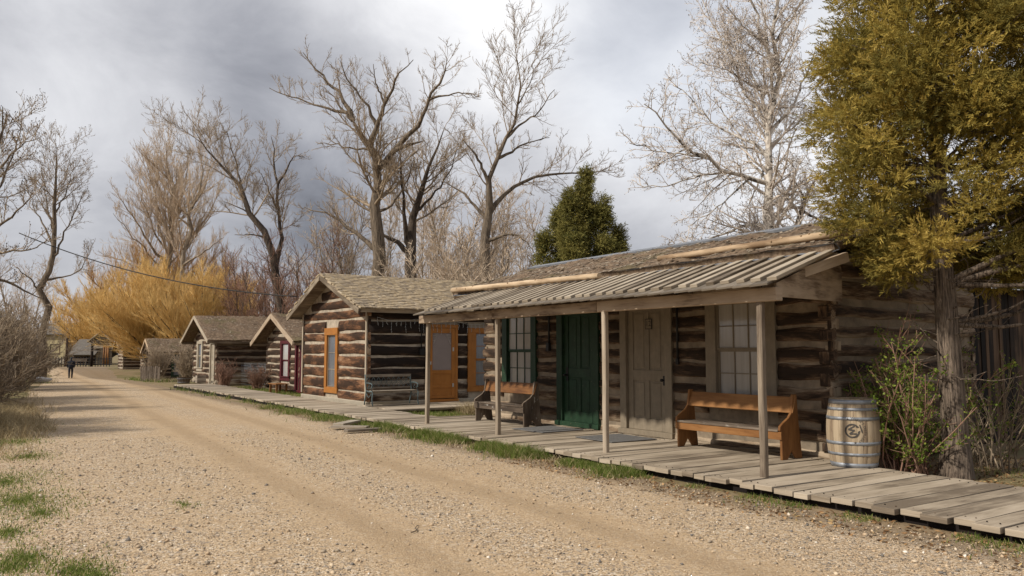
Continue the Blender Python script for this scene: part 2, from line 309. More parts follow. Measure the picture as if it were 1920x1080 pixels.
M['bud'] = twigm('bud', (0.085, 0.055, 0.045), (0.20, 0.14, 0.11))
M['willow'] = twigm('willow_shoot', (0.56, 0.36, 0.125), (0.90, 0.64, 0.28))
M['willow_dim'] = twigm('brown_shoot', (0.36, 0.21, 0.09), (0.62, 0.40, 0.19))

# ------------------------------------------------------------------ object helpers
C = S.collection.objects
ORG = {}
def tag(o, label=None, cat=None, group=None, kind=None):
    if label: o['label'] = label
    if cat: o['category'] = cat
    if group: o['group'] = group
    if kind: o['kind'] = kind
    return o
def thing(name, loc, label, cat, group=None):
    o = bpy.data.objects.new(name, None); C.link(o); o.location = loc; o.empty_display_size = 0.3
    ORG[o.name] = np.array(loc, float); return tag(o, label, cat, group)
def link(name, me, mats, parent, V):
    """V: world-space verts; place the origin at the thing's base"""
    for m in mats: me.materials.append(m)
    o = bpy.data.objects.new(name, me); C.link(o)
    if parent is not None:
        o.parent = parent; org = ORG[parent.name]; ORG[o.name] = org
    else:
        org = np.array([(V[:, 0].min() + V[:, 0].max()) / 2, (V[:, 1].min() + V[:, 1].max()) / 2, V[:, 2].min()])
        o.location = org; ORG[o.name] = org
    me.vertices.foreach_set('co', (V - org).astype(np.float32).ravel())
    return o
def mesh_np(name, V, Fc, mats, parent=None, rnd=None, smooth=False, midx=None):
    V = np.asarray(V, float); Fc = np.asarray(Fc, np.int32); nf, k = Fc.shape
    me = bpy.data.meshes.new(name)
    me.vertices.add(len(V)); me.loops.add(nf * k); me.polygons.add(nf)
    me.loops.foreach_set('vertex_index', Fc.ravel()); me.polygons.foreach_set('loop_start', np.arange(0, nf * k, k, dtype=np.int32))
    o = link(name, me, mats if isinstance(mats, list) else [mats], parent, V)
    if midx is not None: me.polygons.foreach_set('material_index', np.asarray(midx, np.int32))
    if smooth: me.polygons.foreach_set('use_smooth', np.ones(nf, bool))
    me.update(calc_edges=True)
    if rnd is not None:
        a = me.attributes.new('rnd', 'FLOAT', 'FACE'); a.data.foreach_set('value', np.asarray(rnd, np.float32))
    return o
class MB:
    def __init__(s): s.v = []; s.f = []; s.m = []; s.uv = []; s.r = []; s.sm = []
    def face(s, pts, uv, m=0, r=0.5, sm=False):
        i = len(s.v); s.v += [tuple(p) for p in pts]; s.f.append(tuple(range(i, i + len(pts)))); s.uv.append(uv); s.m.append(m); s.r.append(r); s.sm.append(sm)
    def obox(s, c, ax, h, m=0, grain=0, r=None, taper=0.0):
        """oriented box: centre, three unit axes, half sizes; the grain axis carries u; shared corners so bevels work"""
        r = random.random() if r is None else r; c = np.asarray(c, float); A = [np.asarray(a, float) for a in ax]
        ou, ov = random.uniform(0, 50), random.uniform(0, 50); i0 = len(s.v); sg = []
        for k in range(8):
            q = [(-1, 1)[(k >> b) & 1] for b in range(3)]; sg.append(q)
            s.v.append(tuple(c + sum(A[b] * h[b] * q[b] for b in range(3))))
        oth = [b for b in range(3) if b != grain]
        for f in ((0, 4, 6, 2), (1, 3, 7, 5), (0, 1, 5, 4), (2, 6, 7, 3), (0, 2, 3, 1), (4, 5, 7, 6)):
            con = [b for b in range(3) if len({sg[k][b] for k in f}) == 1][0]
            uv = []
            for k in f:
                P = [sg[k][b] * h[b] for b in range(3)]
                if con == grain: uv.append((ou + P[oth[0]] * 0.3, ov + P[oth[1]]))
                else:
                    t = [b for b in oth if b != con][0]; uv.append((ou + P[grain], ov + P[t] + 0.37 * con))
            s.f.append(tuple(i0 + k for k in f)); s.uv.append(uv); s.m.append(m); s.r.append(r); s.sm.append(False)
    def box(s, x0, x1, y0, y1, z0, z1, m=0, grain=None, r=None):
        h = [(x1 - x0) / 2, (y1 - y0) / 2, (z1 - z0) / 2]
        if grain is None: grain = int(np.argmax(h))
        s.obox(((x0 + x1) / 2, (y0 + y1) / 2, (z0 + z1) / 2), np.eye(3), h, m, grain, r)
    def bar(s, p, q, w, t, m=0, up=(0, 0, 1), r=None):
        p, q = np.asarray(p, float), np.asarray(q, float); d = q - p; L = np.linalg.norm(d); d /= L
        a = np.cross(up, d); n = np.linalg.norm(a); a = a / n if n > 1e-6 else np.array([1.0, 0, 0]); b = np.cross(d, a)
        s.obox((p + q) / 2, (d, a, b), (L / 2, w / 2, t / 2), m, 0, r)
    def tube(s, pts, rad, n=8, m=0, r=None, caps=True):
        r = random.random() if r is None else r
        P = [np.asarray(p, float) for p in pts]; rad = rad if isinstance(rad, (list, tuple)) else [rad] * len(P)
        i0 = len(s.v); ref = np.array([0.31, 0.17, 0.93]); L = 0; ou = random.uniform(0, 50); Ls = []
        for k, p in enumerate(P):
            t = P[min(k + 1, len(P) - 1)] - P[max(k - 1, 0)]; t /= np.linalg.norm(t) + 1e-9
            if k == 0 and abs(t @ ref) > 0.95: ref = np.array([1.0, 0.1, 0.05])
            a = np.cross(t, ref); a /= np.linalg.norm(a) + 1e-9; b = np.cross(t, a)
            if k: L += np.linalg.norm(p - P[k - 1])
            Ls.append(L)
            for j in range(n):
                an = 2 * math.pi * j / n; s.v.append(tuple(p + rad[k] * (a * math.cos(an) + b * math.sin(an))))
        for k in range(len(P) - 1):
            for j in range(n):
                j2 = (j + 1) % n
                s.f.append((i0 + k * n + j, i0 + k * n + j2, i0 + (k + 1) * n + j2, i0 + (k + 1) * n + j))
                c = 2 * math.pi * rad[0] / n
                s.uv.append([(ou + Ls[k], j * c), (ou + Ls[k], (j + 1) * c), (ou + Ls[k + 1], (j + 1) * c), (ou + Ls[k + 1], j * c)]); s.m.append(m); s.r.append(r); s.sm.append(True)
        if caps:
            for k, rev in ((0, False), (len(P) - 1, True)):
                f = [i0 + k * n + j for j in range(n)]; f = f[::-1] if rev else f
                s.f.append(tuple(f)); s.uv.append([(ou, 0.02 * j) for j in range(n)]); s.m.append(m); s.r.append(r); s.sm.append(False)
    def prism(s, poly, O, U, V, W, t, m=0, r=None, grain='v'):
        """polygon (u,v) in the plane O+U*u+V*v, thickness t along W"""
        r = random.random() if r is None else r
        O, U, V, W = (np.asarray(a, float) for a in (O, U, V, W)); i0 = len(s.v); n = len(poly); ou = random.uniform(0, 50)
        for k in (0, 1):
            for (a, b) in poly: s.v.append(tuple(O + U * a + V * b + W * (t * k)))
        uvf = (lambda a, b: (ou + b, a)) if grain == 'v' else (lambda a, b: (ou + a, b))
        s.f.append(tuple(range(i0, i0 + n))[::-1]); s.uv.append([uvf(*p) for p in poly][::-1]); s.m.append(m); s.r.append(r); s.sm.append(False)
        s.f.append(tuple(range(i0 + n, i0 + 2 * n))); s.uv.append([uvf(*p) for p in poly]); s.m.append(m); s.r.append(r); s.sm.append(False)
        for j in range(n):
            j2 = (j + 1) % n; s.f.append((i0 + j, i0 + j2, i0 + n + j2, i0 + n + j))
            a, b = uvf(*poly[j]), uvf(*poly[j2]); s.uv.append([a, b, (b[0], b[1] + t), (a[0], a[1] + t)]); s.m.append(m); s.r.append(r); s.sm.append(False)
    def build(s, name, mats, parent=None, bevel=0.0):
        mats = mats if isinstance(mats, list) else [mats]
        me = bpy.data.meshes.new(name); V = np.array(s.v, float)
        me.from_pydata(s.v, [], s.f)
        o = link(name, me, mats, parent, V)
        me.polygons.foreach_set('material_index', np.array(s.m, np.int32)); me.polygons.foreach_set('use_smooth', np.array(s.sm, bool))
        ul = me.uv_layers.new(name='UVMap'); ul.data.foreach_set('uv', np.array([c for f in s.uv for c in f], np.float32).ravel())
        a = me.attributes.new('rnd', 'FLOAT', 'FACE'); a.data.foreach_set('value', np.array(s.r, np.float32))
        bm = bmesh.new(); bm.from_mesh(me); bmesh.ops.recalc_face_normals(bm, faces=bm.faces); bm.to_mesh(me); bm.free()
        me.update()
        if bevel:
            b = o.modifiers.new('bevel', 'BEVEL'); b.width = bevel; b.segments = 1; b.limit_method = 'ANGLE'; b.angle_limit = R(40)
        return o
def wobble(n, amp, rng, step=3):
    k = max(2, n // step + 2); c = np.array([rng.uniform(-1, 1) for _ in range(k)])
    return np.interp(np.linspace(0, k - 1, n), np.arange(k), c) * amp + np.array([rng.uniform(-.25, .25) for _ in range(n)]) * amp

# ------------------------------------------------------------------ log walls
def log_wall(parent, O, U, Nn, length, z0, z1, pitch, gap, openings=(), gable=None, rnd=lambda i, n: 0.1 * random.random(), mats=('log', 'chink'), ext=(0.0, 0.0), seed=1, wav=0.026, det=0.24, name='wall'):
    rng = random.Random(seed); mb = MB(); O, U, Nn = (np.asarray(a, float) for a in (O, U, Nn)); Zv = np.array([0, 0, 1.0])
    P = lambda u, z, n: O + U * u + Zv * z + Nn * n
    top = gable[1] if gable else z1
    def span(z):
        if gable and z > gable[2]:
            k = (gable[1] - z) / (gable[1] - gable[2]); return gable[0] - k * gable[0], gable[0] + k * (length - gable[0])
        return 0.0, length
    zz = z0; i = 0; nlog = int((top - z0) / pitch)
    while zz < top - 0.12:
        hgt = pitch * rng.uniform(0.86, 1.12); zb, zt = zz, min(zz + hgt - gap * rng.uniform(0.7, 1.3), top)
        s0, s1 = span(zt + 0.03) if gable and zt > gable[2] else (0.0 - ext[0] * rng.uniform(0.2, 1), length + ext[1] * rng.uniform(0.2, 1))
        cuts = [(s0, s1)]
        for (a, b, c, d) in openings:
            if zt > c + 0.02 and zb < d - 0.02:
                nc = []
                for (p, q) in cuts:
                    if b <= p or a >= q: nc.append((p, q)); continue
                    if a - p > 0.05: nc.append((p, a))
                    if q - b > 0.05: nc.append((b, q))
                cuts = nc
        rl = rnd(i, nlog); uo = rng.uniform(0, 60); vo = rng.randint(0, 40)
        n_all = max(4, int((s1 - s0) / det)); us = np.linspace(s0, s1, n_all + 1)
        wb, wt, wd = wobble(n_all + 1, wav, rng), wobble(n_all + 1, wav, rng), wobble(n_all + 1, 0.014, rng, 2); tl_ = np.linspace(-1, 1, n_all + 1) * rng.uniform(-1, 1) * wav * 0.9; wb = wb + tl_; wt = wt + tl_ + rng.uniform(-1, 1) * wav * .5
        for (p, q) in cuts:
            ul = [p] + [u for u in us if p + 0.06 < u < q - 0.06] + [q]; rows = []
            prof = [(0, -0.10), (0.01, -0.030), (0.13, -0.002), (0.5, 0.014), (0.87, -0.002), (0.99, -0.030), (1, -0.10)]
            for u in ul:
                b_, t_ = zb + np.interp(u, us, wb), zt + np.interp(u, us, wt); d_ = np.interp(u, us, wd)
                if gable and zt > gable[2]: t_ = min(t_, top)
                rows.append([P(u, b_ + (t_ - b_) * fr, dp + (d_ if dp > -0.05 else 0)) for fr, dp in prof])
            i0 = len(mb.v); k = len(prof)
            for rw in rows: mb.v += [tuple(x) for x in rw]
            for a in range(len(ul) - 1):
                for j in range(k - 1):
                    mb.f.append((i0 + a * k + j, i0 + (a + 1) * k + j, i0 + (a + 1) * k + j + 1, i0 + a * k + j + 1))
                    f0, f1 = prof[j][0], prof[j + 1][0]
                    f0, f1 = 0.02 + 0.96 * f0, 0.02 + 0.96 * f1
                    mb.uv.append([(uo + ul[a], vo + f0), (uo + ul[a + 1], vo + f0), (uo + ul[a + 1], vo + f1), (uo + ul[a], vo + f1)]); mb.m.append(0); mb.r.append(rl); mb.sm.append(True)
            for a in (0, len(ul) - 1):
                mb.f.append(tuple(i0 + a * k + j for j in range(k))); mb.uv.append([(uo + 7 * a, vo + 0.02 + 0.1 * j) for j in range(k)]); mb.m.append(0); mb.r.append(min(1, rl + 0.25)); mb.sm.append(False)
        zz += hgt; i += 1
    # chinking sheet behind the log faces, cut round the openings
    B = -0.036; T = -0.16
    us = sorted({0.0, length} | {x for o in openings for x in (o[0], o[1]) if 0 < x < length} | set(np.arange(0, length, 0.5)))
    wall_top = gable[2] if gable else z1
    zs = sorted({z0, wall_top} | {x for o in openings for x in (o[2], o[3]) if z0 < x < wall_top})
    for a in range(len(us) - 1):
        for c in range(len(zs) - 1):
            um, zm = (us[a] + us[a + 1]) / 2, (zs[c] + zs[c + 1]) / 2
            if any(o[0] < um < o[1] and o[2] < zm < o[3] for o in openings): continue
            mb.face([P(us[a], zs[c], B), P(us[a + 1], zs[c], B), P(us[a + 1], zs[c + 1], B), P(us[a], zs[c + 1], B)], [(us[a], zs[c]), (us[a + 1], zs[c]), (us[a + 1], zs[c + 1]), (us[a], zs[c + 1])], 1, 0.0)
    if gable:
        mb.face([P(0, wall_top, B), P(length, wall_top, B), P(gable[0], gable[1], B)], [(0, 0), (1, 0), (.5, 1)], 1, 0.0)
    # solid backing behind
    for o in openings:
        (a, b, c, d) = o
        mb.face([P(a, c, T), P(b, c, T), P(b, d, T), P(a, d, T)], [(0, 0), (1, 0), (1, 1), (0, 1)], 1, 1.0)
        for (u_, ) in ((a,), (b,)): mb.face([P(u_, c, T), P(u_, d, T), P(u_, d, B), P(u_, c, B)], [(0, 0), (1, 0), (1, .1), (0, .1)], 1, 1.0)
        for (z_, ) in ((c,), (d,)): mb.face([P(a, z_, T), P(b, z_, T), P(b, z_, B), P(a, z_, B)], [(0, 0), (1, 0), (1, .1), (0, .1)], 1, 1.0)
    return mb.build(name, [M[mats[0]], M[mats[1]]], parent)

def frame_axes(O, U, Nn):
    O, U, Nn = (np.asarray(a, float) for a in (O, U, Nn))
    def put(mb, u0, u1, z0, z1, n0, n1, m=0, r=None):
        h = np.array([(u1 - u0) / 2, (n1 - n0) / 2, (z1 - z0) / 2]); c = O + U * (u0 + u1) / 2 + Nn * (n0 + n1) / 2 + np.array([0, 0, (z0 + z1) / 2])
        mb.obox(c, (U, Nn, np.array([0, 0, 1.0])), h, m, 0 if h[0] > h[2] else 2, r)
    return put
def window(parent, O, U, Nn, u0, u1, z0, z1, fl, fb, ft, cols, rows, mat, pane='pane', sash=None, sill=True, bars=0.018, two=True):
    """frame (part) > sash, pane"""
    put = frame_axes(O, U, Nn); mb = MB()
    put(mb, u0, u0 + fl, z0 + fb, z1 - ft, -0.06, 0.035); put(mb, u1 - fl, u1, z0 + fb, z1 - ft, -0.06, 0.035)
    put(mb, u0 - 0.012, u1 + 0.012, z1 - ft, z1, -0.06, 0.045); put(mb, u0, u1, z0, z0 + fb, -0.06, 0.030)
    if sill: put(mb, u0 - 0.03, u1 + 0.03, z0 + fb, z0 + fb + 0.035, 0.036, 0.075)
    fr = mb.build('window', M[mat], parent, 0.004)
    a, b, c, d = u0 + fl, u1 - fl, z0 + fb, z1 - ft; sb = MB(); e = 0.035; midz = (c + d) / 2
    halves = [(c, midz, -0.045), (midz, d, -0.020)] if two else [(c, d, -0.035)]
    for (p, q, n0) in halves:
        put(sb, a, a + e, p, q, n0 - 0.02, n0 + 0.012); put(sb, b - e, b, p, q, n0 - 0.02, n0 + 0.012)
        put(sb, a + e, b - e, p, p + e, n0 - 0.02, n0 + 0.012); put(sb, a + e, b - e, q - e, q, n0 - 0.02, n0 + 0.012)
        for i in range(1, cols):
            x = a + e + (b - a - 2 * e) * i / cols; put(sb, x - bars / 2, x + bars / 2, p + e, q - e, n0 - 0.012, n0 + 0.006)
        for j in range(1, rows):
            z = p + e + (q - p - 2 * e) * j / rows; put(sb, a + e, b - e, z - bars / 2, z + bars / 2, n0 - 0.010, n0 + 0.004)
    s_ = sb.build('sash', M[sash or mat], fr)
    pb = MB()
    for (p, q, n0) in halves: put(pb, a + 0.01, b - 0.01, p + 0.01, q - 0.01, n0 - 0.017, n0 - 0.013)
    pb.build('pane', M[pane], fr)
    return fr
def door(parent, O, U, Nn, u0, u1, z0, z1, fl, mat, panels=True, knob=None, sillh=0.10):
    put = frame_axes(O, U, Nn); mb = MB(); a, b = u0 + fl, u1 - fl; c, d = z0 + sillh, z1 - 0.12
    st = 0.14; ml = (a + b) / 2; lock = c + 0.95
    put(mb, a, b, c, d, -0.075, -0.050)                                    # panel ground
    for (p, q) in ((a, a + st), (b - st, b)): put(mb, p, q, c, d, -0.0505, -0.030)
    for (p, q) in ((c, c + 0.22), (lock, lock + 0.2), (d - 0.14, d)): put(mb, a + st, b - st, p, q, -0.0505, -0.031)
    for (p, q) in ((c + 0.22, lock), (lock + 0.2, d - 0.14)):
        put(mb, ml - 0.055, ml + 0.055, p, q, -0.0505, -0.030)
        for (x, y) in ((a + st, ml - 0.055), (ml + 0.055, b - st)): put(mb, x + 0.045, y - 0.045, p + 0.045, q - 0.045, -0.0505, -0.040)
    dr = mb.build('door', M[mat], parent, 0.006)
    fb = MB()
    put(fb, u0, a, z0 + sillh, z1 - 0.12, -0.08, 0.040); put(fb, b, u1, z0 + sillh, z1 - 0.12, -0.08, 0.040)
    put(fb, u0 - 0.01, u1 + 0.01, z1 - 0.12, z1, -0.08, 0.046); put(fb, u0 - 0.03, u1 + 0.03, z0, z0 + sillh, -0.08, 0.075)
    fb.build('door_frame', M[mat], dr, 0.005)
    return dr

# ------------------------------------------------------------------ ground, road, boardwalk
def gz(y): return -0.24 * np.exp(-((np.asarray(y, float) - 70) / 12) ** 2)
YG = np.unique(np.concatenate([[-400, -150, -60], np.arange(-30, 130, 1.0), [140, 160, 200, 300, 600]]))
XG = np.array([-600, -200, -80, -30, -10, -4, 0, 4, 8, 12, 20, 40, 80, 200, 600.0])
V = np.array([(x, y, gz(y)) for y in YG for x in XG]); nx = len(XG)
Fq = [(j * nx + i, j * nx + i + 1, (j + 1) * nx + i + 1, (j + 1) * nx + i) for j in range(len(YG) - 1) for i in range(nx - 1)]
tag(mesh_np('ground', V, Fq, M['ground']), kind='structure')
rg = random.Random(3); YR = YG[(YG >= -30) & (YG <= 112)]
wl, wr = wobble(len(YR), 0.22, rg, 3), wobble(len(YR), 0.14, rg, 3)
lx = np.interp(YR, [-30, 6, 12, 18, 30, 50, 65, 80, 112], [-0.6, -0.5, -0.2, 0.4, 1.0, 2.8, 4.2, 5.2, 6.2]) + wl
rx = np.interp(YR, [-30, 20, 45, 60, 85, 112], [7.72, 7.62, 7.8, 8.2, 10.6, 13]) + wr
V = np.array([(x0 + (x1 - x0) * k / 6, y, gz(y) + 0.004) for y, x0, x1 in zip(YR, lx, rx) for k in range(7)])
Fq = [(j * 7 + i, j * 7 + i + 1, (j + 1) * 7 + i + 1, (j + 1) * 7 + i) for j in range(len(YR) - 1) for i in range(6)]
tag(mesh_np('road', V, Fq, M['road']), kind='structure')

def planks(name, rows, mat, zt=0.15, th=0.06, along='x'):
    mb = MB()
    for (y0, y1, xa, xb, jit) in rows:
        y = y0
        while y < y1:
            wd = random.uniform(0.19, 0.285); a, b = xa(y) + random.uniform(-jit, jit), xb(y) + random.uniform(-jit, jit)
            zz = zt + random.uniform(-0.008, 0.006); tl = random.uniform(-0.006, 0.006); yw = random.uniform(-0.012, 0.012)
            ax = np.array([1, yw, tl]); ax /= np.linalg.norm(ax); ay = np.array([-ax[1], ax[0], 0]); ay /= np.linalg.norm(ay)
            mb.obox(((a + b) / 2, y + wd / 2, zz - th / 2), (ax, ay, np.cross(ax, ay)), ((b - a) / 2, wd / 2 - random.uniform(0.004, 0.012), th / 2), 0, 0)
            for nx_ in (a + .14, b - .2):
                for ny_ in (.28, .72): mb.box(nx_ - .007, nx_ + .007, y + wd * ny_ - .007, y + wd * ny_ + .007, zz - .002, zz + .0035 + abs(tl), 1) if y < 18 else None
            y += wd
    return mb
fl = lambda pts: (lambda y: float(np.interp(y, [p[0] for p in pts], [p[1] for p in pts])))
mb = planks('boardwalk', [(-2.0, 7.2, fl([(-2, 7.86), (4, 7.9), (8, 7.93)]), fl([(-2, 10.35), (8, 10.45)]), 0.045), (7.2, 17.6, fl([(7, 7.93), (18, 7.9)]), fl([(7, 10.68), (17.6, 10.68)]), 0.025),
                         (17.6, 42.5, fl([(17.6, 7.92), (25, 8.0), (42.5, 8.1)]), fl([(17.6, 9.55), (25, 9.6), (43, 9.9)]), 0.03)], M['deck'])
mb.box(8.02, 8.12, -2, 42, 0.0, 0.10, 1); mb.box(10.2, 10.3, -2, 17.5, 0.0, 0.10, 1)
tag(mb.build('boardwalk', [M['deck'], M['dark_wood']], None, 0.006), kind='structure')
mb = planks('p', [(20.5, 22.75, lambda y: 9.62, lambda y: 15.3, 0.03)], M['deck'])
mb.box(9.8, 15.2, 20.6, 20.7, 0, 0.10, 1)
tag(mb.build('side_path', [M['deck'], M['dark_wood']], None, 0.006), kind='structure')

# ------------------------------------------------------------------ main cabin
FX, FY0, FY1 = 10.75, 7.45, 17.45
main = thing('log_cabin', (12.8, 12.4, 0), 'long low log cabin with a boarded porch, green door and tan door', 'cabin')
Of, Uf, Nf = (FX, FY0, 0), (0, 1, 0), (-1, 0, 0)
u = lambda y: y - FY0
def main_rnd(i, n): return (0.55, 0.42, 0.18, 0.10, 0.06, 0.02, 0.04, 0.10, 0.12, 0.16, 0.2, 0.1)[min(i, 11)] + random.uniform(-0.06, 0.08)
log_wall(main, Of, Uf, Nf, FY1 - FY0, 0.06, 3.1, 0.30, 0.085, [(u(10.8), u(12.2), 0.0, 2.80), (u(8.44), u(9.94), 0.78, 2.72), (u(15.15), u(16.58), 0.80, 2.72), (u(12.92), u(14.32), 0.0, 2.80)],
         rnd=main_rnd, mats=('log', 'chink_dim'), ext=(0.06, 0.05), seed=11, det=0.18)
log_wall(main, (FX + 0.01, FY0, 0), (1, 0, 0), (0, -1, 0), 4.25, 0.12, 3.95, 0.31, 0.10, gable=(2.1, 3.95, 3.0), rnd=lambda i, n: random.uniform(0.14, 0.46), mats=('log', 'chink_dim'), seed=12, det=0.22, wav=0.03)
log_wall(main, (FX + 0.01, FY1, 0), (1, 0, 0), (0, 1, 0), 4.25, 0.12, 3.95, 0.31, 0.09, gable=(2.1, 3.95, 3.0), mats=('log', 'chink_dim'), seed=13)
log_wall(main, (FX + 4.26, FY0, 0), (0, 1, 0), (1, 0, 0), FY1 - FY0, 0.06, 3.1, 0.31, 0.09, mats=('log', 'chink_dim'), seed=14, det=0.6)
# corner log ends
mb = MB(); z = 0.10; k = 0
while z < 2.95:
    h_ = random.uniform(0.11, 0.20); e = random.uniform(0.0, 0.035)
    mb.obox((FX + 0.10, FY0 - e / 2 + 0.02, z + h_ / 2), np.eye(3), (0.11, e / 2 + 0.03, h_ / 2), 0, 2, r=random.uniform(0.15, 0.5)) if k % 2 == 0 else \
        mb.obox((FX - e / 2 + 0.02, FY0 + 0.11, z + h_ / 2), np.eye(3), (e / 2 + 0.02, 0.085, h_ / 2), 0, 2, r=random.uniform(0.0, 0.3))
    z += h_ + 0.012; k += 1
mb.build('corner_post', M['log'], main, 0.012)
W1 = window(main, Of, Uf, Nf, u(8.44), u(9.94), 0.78, 2.72, 0.23, 0.20, 0.12, 3, 2, 'tan_paint')
W2 = window(main, Of, Uf, Nf, u(15.15), u(16.58), 0.80, 2.72, 0.205, 0.16, 0.12, 3, 2, 'green_paint')
D1 = door(main, Of, Uf, Nf, u(10.78), u(12.22), 0.152, 2.80, 0.18, 'tan_paint')
D2 = door(main, Of, Uf, Nf, u(12.90), u(14.34), 0.152, 2.80, 0.20, 'green_paint')
put = frame_axes(Of, Uf, Nf)
mb = MB(); c = np.array([FX - 0.0, 11.03, 1.22]); mb.tube([c + [0.03, 0, 0], c + [-0.02, 0, 0]], 0.012, 8); mb.tube([c + [-0.02, 0, 0], c + [-0.035, 0, 0], c + [-0.065, 0, 0], c + [-0.075, 0, 0]], [0.015, 0.030, 0.028, 0.012], 10)
mb.box(FX + 0.022, FX + 0.031, 10.995, 11.065, 1.12, 1.30); mb.build('handle', M['black'], D1)
mb = MB(); c = np.array([FX, 14.03, 1.25]); mb.box(FX + 0.02, FX + 0.031, 13.99, 14.06, 1.12, 1.42); mb.tube([c + [0.02, 0, 0], c + [-0.03, 0, 0], c + [-0.07, 0, 0]], [0.012, 0.028, 0.02], 10); mb.build('handle', M['black'], D2)

def text_verts(body, size=1.0):
    cu = bpy.data.curves.new('t', 'FONT'); cu.body = body; cu.size = size; cu.align_x = 'CENTER'; cu.align_y = 'CENTER'; cu.resolution_u = 3
    o = bpy.data.objects.new('t', cu); C.link(o); dg = bpy.context.evaluated_depsgraph_get()
    me = bpy.data.meshes.new_from_object(o.evaluated_get(dg))
    V = [tuple(v.co) for v in me.vertices]; Fc = [tuple(p.vertices) for p in me.polygons]
    bpy.data.objects.remove(o); bpy.data.curves.remove(cu); bpy.data.meshes.remove(me)
    return V, Fc
# number 12 on a small dark-edged plate on the tan door
mb = MB(); mb.box(FX + 0.020, FX + 0.0285, 11.36, 11.52, 2.20, 2.38); pl = mb.build('number_plate', M['tan_paint'], D1)
Vt, Ft = text_verts('12', 0.15); mb = MB()
i0 = len(mb.v)
for (a, b, _) in Vt: mb.v.append((FX + 0.0175, 11.44 - a, 2.295 + b))
for f in Ft: mb.f.append(tuple(i0 + k for k in f)); mb.uv.append([(0, 0)] * len(f)); mb.m.append(0); mb.r.append(0.3); mb.sm.append(False)
for (a, b, c_, d_) in ((11.352, 11.528, 2.19, 2.202), (11.352, 11.528, 2.378, 2.39), (11.350, 11.362, 2.202, 2.378), (11.518, 11.53, 2.202, 2.378)): mb.box(FX + 0.018, FX + 0.031, a, b, c_, d_)
mb.build('number', M['black'], D1)
# electrical conduit and boxes
for (y, za, zb, bx) in ((14.62, 1.95, 3.0, 0.12), (10.62, 1.62, 3.0, 0.0)):
    mb = MB(); mb.tube([(FX - 0.035, y, za), (FX - 0.035, y, zb)], 0.022, 8)
    if bx: mb.box(FX - 0.085, FX - 0.015, y - 0.05, y + 0.05, za - 0.17, za + 0.01)
    else: mb.box(FX - 0.06, FX - 0.015, y - 0.03, y + 0.03, za - 0.10, za + 0.01)
    mb.build('conduit', M['black'], main)
# porch: posts, beam, rafters, boards, battens
for (x, y, r_) in ((8.43, 6.86, .1), (8.40, 9.93, .85), (8.46, 13.22, .4), (8.43, 16.12, .5)):
    mb = MB(); lx_, ly_ = random.uniform(-0.012, 0.012), random.uniform(-0.012, 0.012); n = 7
    hw = 0.044; i0 = len(mb.v); ou = random.uniform(0, 40); sh = random.Random(int(y * 10))
    for k in range(n):
        t = k / (n - 1); cx, cy = x + lx_ * t + sh.uniform(-.003, .003), y + ly_ * t + sh.uniform(-.003, .003); h = hw * sh.uniform(0.95, 1.05); ch = 0.014
        for (a, b) in ((-h, -h + ch), (-h + ch, -h), (h - ch, -h), (h, -h + ch), (h, h - ch), (h - ch, h), (-h + ch, h), (-h, h - ch)): mb.v.append((cx + a, cy + b, 0.145 + (2.40 - 0.145) * t))
    for k in range(n - 1):
        for j in range(8):
            j2 = (j + 1) % 8; mb.f.append((i0 + k * 8 + j, i0 + k * 8 + j2, i0 + k * 8 + 8 + j2, i0 + k * 8 + 8 + j)); z0_, z1_ = k * 2.25 / (n - 1), (k + 1) * 2.25 / (n - 1)
            mb.uv.append([(ou + z0_, j * .05), (ou + z0_, j * .05 + .05), (ou + z1_, j * .05 + .05), (ou + z1_, j * .05)]); mb.m.append(0); mb.r.append(r_); mb.sm.append(False)
    for k in (0, n - 1): mb.f.append(tuple(i0 + k * 8 + j for j in range(8))); mb.uv.append([(0, j * .02) for j in range(8)]); mb.m.append(0); mb.r.append(r_); mb.sm.append(False)
    mb.build('porch_post', M['post'], main)
mb = MB(); ys = [6.55, 10.1, 13.3, 16.45]
for a, b in zip(ys[:-1], ys[1:]): mb.box(8.365, 8.495, a + 0.004, b - 0.004, 2.40, 2.575, 0, 1, r=random.uniform(0.35, 0.75))
mb.build('beam', M['fascia'], main, 0.008)
PX0, PZ0, PX1, PZ1 = 8.12, 2.578, 10.40, 3.20
skew = lambda y: 0.62 + 0.55 * (y - 6.5) / 9.7   # the boards run a little askew to the beam
sdir = np.array([PX1 - PX0, 0, PZ1 - PZ0]); SL = np.linalg.norm(sdir); sdir /= SL; sn = np.array([-sdir[2], 0, sdir[0]])
rf = lambda s, y, n: np.array([PX0, y, PZ0]) + sdir * s + sn * n
y = 6.9
while y < 16.3:
    mb = MB(); mb.obox(rf(SL / 2 + 0.15, y, -0.075), (sdir, np.array([0, 1.0, 0]), sn), (SL / 2 - 0.18, 0.04, 0.07), 0, 0); y += 1.2; mb.build('rafter', M['fascia'], main)
mb = MB(); bt = MB(); y = 6.50
